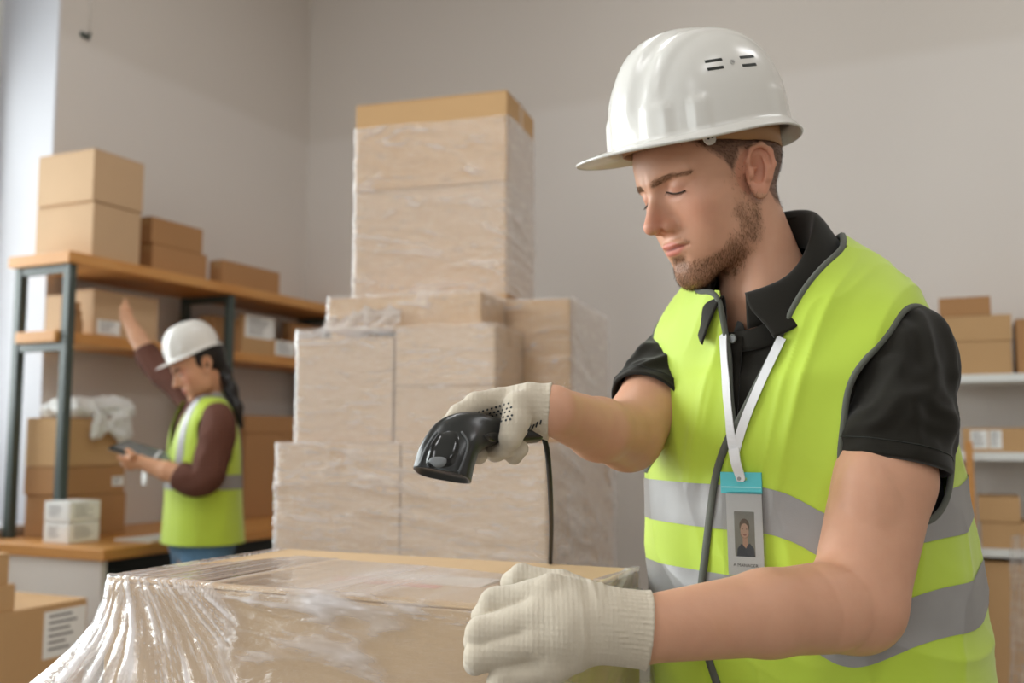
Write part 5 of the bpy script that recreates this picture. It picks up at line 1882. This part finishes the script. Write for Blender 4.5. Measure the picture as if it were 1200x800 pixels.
def clear_mat():
    t = NT('clear_plastic_sleeve')
    tr = t.n('BsdfTransparent', {0: (.97, .97, .97, 1)}).outputs[0]
    gl = t.n('BsdfGlossy', {0: (1, 1, 1, 1), 'Roughness': .1}).outputs[0]
    f = t.math('ADD', t.math('MULTIPLY', t.n('LayerWeight', {0: .3}).outputs['Fresnel'], .7), .04, clamp=True)
    return t.done(t.n('MixShader', {0: f, 1: tr, 2: gl}).outputs[0])
M_CLEAR = clear_mat()
M_TEAL = simple('teal_plastic', (92, 192, 200), .25, .08, 40, spec=.5)
hw2 = .0235
hd = blink('holder_top', *slab(-hw2 - .0015, hw2 + .0005, .036, .0605, -.001, .0016), M_TEAL); hd['label'] = 'translucent teal top of the holder'
blink('holder_seam', *slab(-hw2 - .0005, hw2, .0425, .0440, .0016, .0021), simple('pale_teal_seam', (150, 216, 220), .3), hd)
blink('holder_slot', *slab(-.006, .007, .0515, .0545, .0016, .0019), simple('slot_yellow_green', (150, 196, 120), .5), hd)
blink('clear_sleeve', *slab(-hw2 - .001, hw2 + .003, -.0605, .038, .0012, .0016), M_CLEAR)
cd = blink('card', *slab(-hw2 + .004, hw2 - .0005, -.0575, .0385, -.0006, .0004), M_PAPER)
cd['label'] = 'white card with portrait'
prt = blink('portrait', *slab(-.0105, .0135, -.036, .0155, .0004, .0006), simple('portrait_backdrop', (150, 148, 138), .6, .05), cd)
def disc(cu, cv, ru, rv, w, n=28, a0=0, a1=2 * math.pi):
    V = [bp(cu + ru * math.cos(a), cv + rv * math.sin(a), w) for a in np.linspace(a0, a1, n, endpoint=(a1 - a0) < 6.2)]
    return V, [tuple(range(len(V)))]
PM = lambda n, c: simple(n, c, .6, .03)
blink('portrait_print', [bp(u, v, .0007) for u, v in ((-.0085, -.036), (-.0075, -.027), (-.003, -.0215), (.003, -.023), (.0075, -.0205), (.012, -.026), (.0133, -.036))], [tuple(range(7))], PM('portrait_shirt', (66, 72, 86)), prt)
blink('portrait_print', [bp(u, v, .00075) for u, v in ((-.001, -.0225), (.0025, -.0265), (.0052, -.0215), (.0045, -.012), (-.001, -.012))], [tuple(range(5))], PM('portrait_skin', (208, 164, 140)), prt)
blink('portrait_print', *disc(.0015, -.0015, .0060, .0090, .00072), PM('portrait_hair', (92, 70, 54)), prt)
blink('portrait_print', *disc(.0015, -.0062, .0050, .0082, .0008), PM('portrait_face', (216, 174, 150)), prt)
for u in (-.001, .004):
    blink('portrait_print', *disc(u, -.0045, .0010, .0005, .00085, 10), PM('portrait_eye', (84, 66, 58)), prt)
blink('portrait_print', *disc(.0016, -.0112, .0022, .0008, .00085, 12), PM('portrait_mouth', (160, 96, 88)), prt)
blink('portrait_print', *disc(.0015, -.0100, .0050, .0048, .00079, 20, math.pi, 2 * math.pi), PM('portrait_beard', (168, 124, 96)), prt)
fc = bpy.data.curves.new('name_line', 'FONT')
fc.body = 'A MANAGER'; fc.size = .0052; fc.align_x = 'CENTER'; fc.extrude = .00005
ft = bpy.data.objects.new('name_line', fc); COL.objects.link(ft)
bpy.context.view_layer.update()
me_ = bpy.data.meshes.new_from_object(ft.evaluated_get(bpy.context.evaluated_depsgraph_get()))
bpy.data.objects.remove(ft)
Vt = [bp(v.co.x + .0015, v.co.y - .0475, .0006) for v in me_.vertices]
blink('name_line', Vt, [tuple(p.vertices) for p in me_.polygons], PM('black_print', (40, 40, 44)), cd)
ptop = bp(0, .0555, .003)
pj, nj, _ = on(tr_, 862, 526, .006)
pts = catmull([pj, .5 * pj + .5 * ptop + nj * .004, ptop, bp(0, .0500, .003)], 6)
tg = blink('strap_tag', *ribbon(pts, np.tile(nrm_, (len(pts), 1)), np.interp(np.linspace(0, 1, len(pts)), [0, .2, .8, 1], [.013, .012, .010, .007]), .0022), M_STRAP)
blink('rivet', *tube([bp(-.001, .0535, .005), bp(-.001, .0535, .0062)], .0022, 14), M_SILVER, tg)

# ------------------------------------------------------------------ the woman at the bench
WD = 3.62
wo = empty('person', (at(236, 600, WD)[0], WD, 0), 0, 'woman in white hard hat and brown shirt reaching to the shelf, holding a tablet', 'person', 'people in hard hats')
WP = np.array(wo.location)
def wlink(name, V, F, mat, parent=wo, smooth=True):
    return obj_from(name, np.asarray(V, float) - WP * 1.0, F, mat, parent, smooth)
_hc = at(236, 431, WD)
HFW = frame_mat(_hc, 62, 30, 0, .96)
_tc = at(238, 560, WD + .02)
TFW = frame_mat((_tc[0], _tc[1], 0), 58, 0)
tww = lambda x, y, z: to_w(TFW, (x, y, z))
W_ = lambda px, py, d=0.0: at(px, py, WD + d)
SN, EN, HN = W_(258, 492, -.12), W_(238, 566, -.17), W_(163, 541, -.13)
SFr, EF, HFr = W_(222, 462, .13), W_(178, 424, .20), W_(148, 372, .24)
def hand(P, wr, palm, tips, r):
    d = s_rc(P, wr, palm, .024, .031)
    for t in tips:
        d = smin(d, s_chain(P, [palm * .5 + t[0] * .5, t[0], t[1]], [.015, .0108, .0085], .004), .006)
    return d
TBC = W_(171, 533, -.13)
def woman_body(P):
    Q = to_l(HFW, P)
    L = to_l(TFW, P)
    d = s_ell(L, (0, 0, 1.17), (.13, .09, .2))
    d = smin(d, s_ell(L, (0, 0, .95), (.14, .10, .2)), .05)
    d = smin(d, s_rc(L, (-.11, 0, 1.345), (.11, 0, 1.345), .05, .05), .05)
    d = smin(d, s_rc(P, to_w(HFW, (0, -.02, -.03)), tww(0, -.01, 1.38), .044, .05), .03)
    d = smin(d, s_chain(P, [SN, EN, EN * .45 + HN * .55, HN], [.046, .038, .034, .022], .01), .03)
    d = smin(d, s_chain(P, [SFr, EF, EF * .45 + HFr * .55 , HFr], [.046, .037, .032, .022], .01), .03)
    d = smin(d, hand(P, HN, W_(154, 541, -.13), [(W_(147, 540, -.16 + .02 * k), W_(140 + k, 536 + k, -.17 + .024 * k)) for k in range(4)] + [(W_(156, 533, -.17), W_(149, 527, -.165))], 0), .01)
    d = smin(d, hand(P, HFr, W_(146, 366, .245), [(W_(141 + 2.6 * k, 359 + k * .5, .25 + .004 * k), W_(139 + 2.8 * k, 350 + k, .262)) for k in range(4)] + [(W_(139, 367, .235), W_(136, 361, .24))], 0), .01)
    near = (np.abs(Q) < .2).all(1)
    if near.any():
        d[near] = smin(d[near], (head_sdf(Q[near], True) * HFW[2]).astype(np.float32), .014)
    return d
_lo = np.minimum.reduce([W_(130, 600, -.3), W_(300, 345, .3)]) * 1.0
V, F = sdf_mesh(woman_body, axis_pts([(W_(110, 400)[0], .0042), W_(300, 400)[0]]), axis_pts([(WD - .28, .0042), WD + .36]), axis_pts([(.80, .006), (1.05, .0042), 1.90]))
V = laplace(V, F, 1, .4)
wb = wlink('body', V, F, M_SKIN)
Q = to_l(HFW, V)
c_ = np.tile(np.array(lin((208, 158, 124))[:3]), (len(V), 1))
def wt(m, col, k):
    global c_
    m = (np.clip(m, 0, 1) * k)[:, None]; c_ = c_ * (1 - m) + np.array(lin(col)[:3]) * m
hd_ = (np.abs(Q) < .2).all(1)
wt((1 - sst(np.sqrt((Q[:, 0] / .021) ** 2 + ((Q[:, 2] + .0498) / .0098) ** 2), .8, 1.2)) * (Q[:, 1] > .085) * hd_, (176, 84, 84), .9)
wt(np.exp(-((np.abs(Q) - [.046, .075, .012]) ** 2).sum(1) / .0006) * hd_, (206, 122, 104), .5)
S_ = np.stack([np.abs(Q[:, 0]), Q[:, 1] * 0, Q[:, 2]], 1)
wt((1 - sst(seg_dist(S_, [(.012, 0, .032), (.032, 0, .036), (.052, 0, .033)]), .002, .005)) * (Q[:, 1] > .045) * hd_, (40, 28, 24), .9)
wt((1 - sst(seg_dist(S_, [(.020, 0, .0135), (.033, 0, .0115), (.047, 0, .0135)]), .0015, .004)) * (Q[:, 1] > .045) * hd_, (34, 24, 22), .9)
vcol(wb, c_)

what, WW, whw, _ = helmet(HFW, 7, wo, .84, 96, 30)
what.location = -WP
ph = np.linspace(0, 2 * math.pi, 64, endpoint=False)
V = np.concatenate([whw(np.stack([.0885 * np.sin(ph), .1085 * np.cos(ph), np.full(64, z) + .012 * np.sin(ph) ** 2], 1)) for z in (-.024, .0, .018)])
F = [(j * 64 + k, j * 64 + (k + 1) % 64, (j + 1) * 64 + (k + 1) % 64, (j + 1) * 64 + k) for j in range(2) for k in range(64)]
o = obj_from('headband', V, F, M_STEEL, what, True); solidify(o, .002, 1)

# hair: cap under the hat and a long tail down the back
def whair(P):
    Q = to_l(HFW, P)
    d = s_ell(Q, (0, -.014, .042), (.079, .100, .088))
    d = np.maximum(d, (Q[:, 1] - .028 + np.clip(-Q[:, 2], 0, 1) * .4) * .8)
    d = np.maximum(d, -(Q[:, 2] + .045))
    tail = s_chain(P, [W_(250, 424, .02), W_(262, 436, .03), W_(270, 456, .0), W_(278, 478, -.02), W_(283, 500, -.03)], [.03, .027, .025, .020, .010], .02)
    tail = tail + .003 * ridged(np.stack([Q[:, 0] * 130, Q[:, 2] * 6, Q[:, 1] * 130], 1), 1, 4)
    side = s_chain(Q, [(.075, .02, .02), (.080, .008, -.03), (.074, -.03, -.08)], [.010, .012, .010], .01)
    return smin(d, tail, .03)
_p = to_w(HFW,  np.array([[x, y, z] for x in (-.12, .12) for y in (-.2, .12) for z in (-.40, .16)]))
V, F = sdf_mesh(whair, *grid3(np.minimum(_p.min(0), [-2, 3, 1.28]) * [0, 0, 1] + [_p.min(0)[0], _p.min(0)[1], 0], np.maximum(_p.max(0), W_(292, 440, .08)), .006))
wlink('hair', laplace(V, F, 1), F, M_HAIRB)

# brown checked shirt
def check_mat():
    t = NT('brown_checked_cotton')
    v = t.coord()
    w1 = t.n('TexWave', {'Vector': v, 'Scale': 28.0, 'Distortion': .4}, bands_direction='X').outputs['Fac']
    w2 = t.n('TexWave', {'Vector': v, 'Scale': 28.0, 'Distortion': .4}, bands_direction='Z').outputs['Fac']
    k = t.math('MULTIPLY', t.math('ADD', t.math('POWER', w1, 4.0), t.math('POWER', w2, 4.0)), .35)
    return t.done(t.principled(Base_Color=t.mix(k, lin((86, 54, 44)), lin((128, 90, 78))), Roughness=.85, Specular=.15))
M_CHECK = check_mat()
wsl, wf = loft([(.90, .150, .112, 0, 0), (1.10, .142, .106, 0, 0), (1.24, .148, .106, 0, 0), (1.33, .146, .088, 0, 0), (1.375, .118, .068, 0, 0), (1.405, .078, .058, 0, 0), (1.425, .056, .052, 0, 0)], TFW, 0, 120, 90)
parts = [(to_w(TFW, wsl), wf[:, ::-1])]
s1 = sleeve([tww(.07, 0, 1.35), SN, EN * .5 + SN * .5 + [0.008, 0, 0], EN + [.004, 0, 0], EN * .62 + HN * .38], [.045, .062, .062, .062, .050], 5, .008, 60, 56)
s2 = sleeve([tww(-.07, 0, 1.35), SFr, EF * .5 + SFr * .5, EF, EF * .72 + HFr * .28], [.045, .060, .058, .052, .046], 7, .007, 60, 56)
parts += [s1[:2], s2[:2]]
off, VV_, FF_ = 0, [], []
for v, f in parts:
    VV_.append(v); FF_.append(np.asarray(f) + off); off += len(v)
wsh = wlink('checked_shirt', np.concatenate(VV_), np.concatenate(FF_), M_CHECK)

# vest
WVP = [(.892, .178, .140, -.005, 0), (.93, .174, .137, -.004, 0), (1.05, .164, .130, -.002, 0), (1.16, .160, .124, 0, 0), (1.27, .162, .116, 0, 0), (1.345, .160, .096, 0, 0), (1.392, .132, .076, 0, 0), (1.42, .088, .064, 0, 0), (1.44, .062, .057, 0, 0)]
wl_, wvf = loft(WVP, TFW, 0, 200, 150)
nn_ = vnormals(wl_, wvf)
wl_ = wl_ + nn_ * (.008 * sst(wl_[:, 2], 1.3, 1.1) * vnoise(wl_ * np.array([11, 11, 4]), 6) + .004 * (ridged(wl_ * np.array([12, 12, 4.0]), 2, 9) - .7))[:, None]
def wkeep(L):
    x, y, z = L[:, 0], L[:, 1], L[:, 2]
    v = np.where(y > 0, .006 + .085 * (z - 1.20) / .22 - np.abs(x), -9)
    ell = .075 - np.sqrt(x ** 2 + y ** 2)
    return -np.maximum(v, np.where(z > 1.39, ell, -1))
def warm(L):
    W = to_w(TFW, L).astype(np.float32)
    return np.minimum(s_chain(W, [SN + [.015, -.03, .03], SN + [0, -.02, -.03], SN + [-.005, 0, -.11]], [.055, .078, .07], .01),
                      s_chain(W, [SFr + [0, .03, .02], SFr + [0, .03, -.06]], [.07, .07], .01))
a1, b1, sg1, (c1,) = clip(to_w(TFW, wl_), tris(wvf)[:, ::-1], wkeep(wl_), [wl_])
a2, b2, sg2, (c2,) = clip(a1, b1, warm(c1), [c1])
wv = wlink('safety_vest', a2, b2, M_VEST); solidify(wv, .003, 0)
n2 = vnormals(a2, b2)
def wband(field_lo, field_hi):
    x, t_, _, (nn, g) = clip(a2, b2, field_lo, [n2, field_hi])
    x, t_, _, (nn,) = clip(x, t_, g, [nn])
    o = wlink('reflective_band', x + nn * .0035, t_, M_SILVER, wv); o.location = (0, 0, 0); o['label'] = 'silver reflective band'
wband(c2[:, 2] - 1.085, 1.135 - c2[:, 2])
wband(np.where(c2[:, 2] > 1.135, .017 - np.abs(c2[:, 0] - .088), -1), np.where(c2[:, 2] > 1.135, 1.0, -1.0))
wband(np.where(c2[:, 2] > 1.135, .017 - np.abs(c2[:, 0] + .088), -1), np.where(c2[:, 2] > 1.135, 1.0, -1.0))
for v, f in bind(sg2, a2, n2, .010):
    o = wlink('edge_binding', v, f, M_VEST, wv); o.location = (0, 0, 0)
# name card pinned to the vest front
tb_ = bvh(a2, b2)
p, n = hit(tb_, 190, 558)
if p is None: p, n = W_(190, 558, -.1), np.array([-.8, -.6, 0])
u = np.cross(n, [0, 0, 1]); u /= np.linalg.norm(u)
o = wlink('name_card', *ribbon([p + n * .03 + np.array([-.03, 0, .025]), p + n * .03 + np.array([-.03, 0, -.03])], [n, n], .055, .002), M_PAPER); o['label'] = 'white name card'
o = wlink('card_strap', *ribbon([p + n * .006 + np.array([0, 0, .09]), p + n * .02 + np.array([-.02, 0, .05]), p + n * .031 + np.array([-.03, 0, .022])], [n] * 3, .012, .0015), M_STRAP)

# jeans and shoes
def wlegs(P):
    L = to_l(TFW, P)
    d = s_ell(L, (0, -.005, .90), (.150, .115, .10))
    for s in (-1, 1):
        d = smin(d, s_chain(L, [(s * .075, 0, .84), (s * .085, .01, .46), (s * .088, -.01, .07)], [.080, .058, .048], .02), .03)
    return np.maximum(np.maximum(d, .03 - P[:, 2]), P[:, 2] - .95)
lo_, hi_ = tww(0, 0, 0) - [.28, .28, 0], tww(0, 0, 0) + [.28, .28, .98]
V, F = sdf_mesh(wlegs, *grid3(lo_, hi_, .011))
V = V + vnormals(V, F) * (.003 * ridged(V * 14, 2, 3))[:, None]
wlink('jeans', V, F, M_JEANS)
for s in (-1, 1):
    def wshoe(P):
        L = to_l(TFW, P)
        d = smin(s_ell(L, (s * .088, .05, .04), (.040, .115, .04)), s_ell(L, (s * .088, -.01, .055), (.036, .05, .05)), .02)
        return np.maximum(d, -P[:, 2] + .001)
    V, F = sdf_mesh(wshoe, *grid3(lo_, hi_ - [0, 0, .84], .009))
    wlink('shoe', V, F, M_WHITE)

# tablet in her left hand
tu = W_(203, 546, -.10) - W_(140, 527, -.10); tl_len = np.linalg.norm(tu); tu = tu / tl_len
tv = np.array([.25, .95, .10]); tv -= tu * tv.dot(tu); tv /= np.linalg.norm(tv)
tn = np.cross(tu, tv)
TBO = W_(171, 530, -.06)
tbm = Matrix(((tu[0], tv[0], tn[0], TBO[0]), (tu[1], tv[1], tn[1], TBO[1]), (tu[2], tv[2], tn[2], TBO[2]), (0, 0, 0, 1)))
tab = box_obj('tablet', (-.105, -.075, -.005), (.105, .075, .005), M_DARK, None, .003)
tab.matrix_world = tbm
set_props(tab, 'dark tablet computer lying on the left hand of the woman at the shelf', 'tablet')
box_obj('screen', (-.095, -.066, .005), (.095, .066, .0056), simple('dark_screen_glass', (120, 126, 128), .2), tab)
cv = box_obj('back_cover', (-.106, -.076, -.0075), (.106, .076, -.0052), simple('grey_tablet_cover', (150, 150, 152), .5), tab, .001); cv['label'] = 'grey cover'
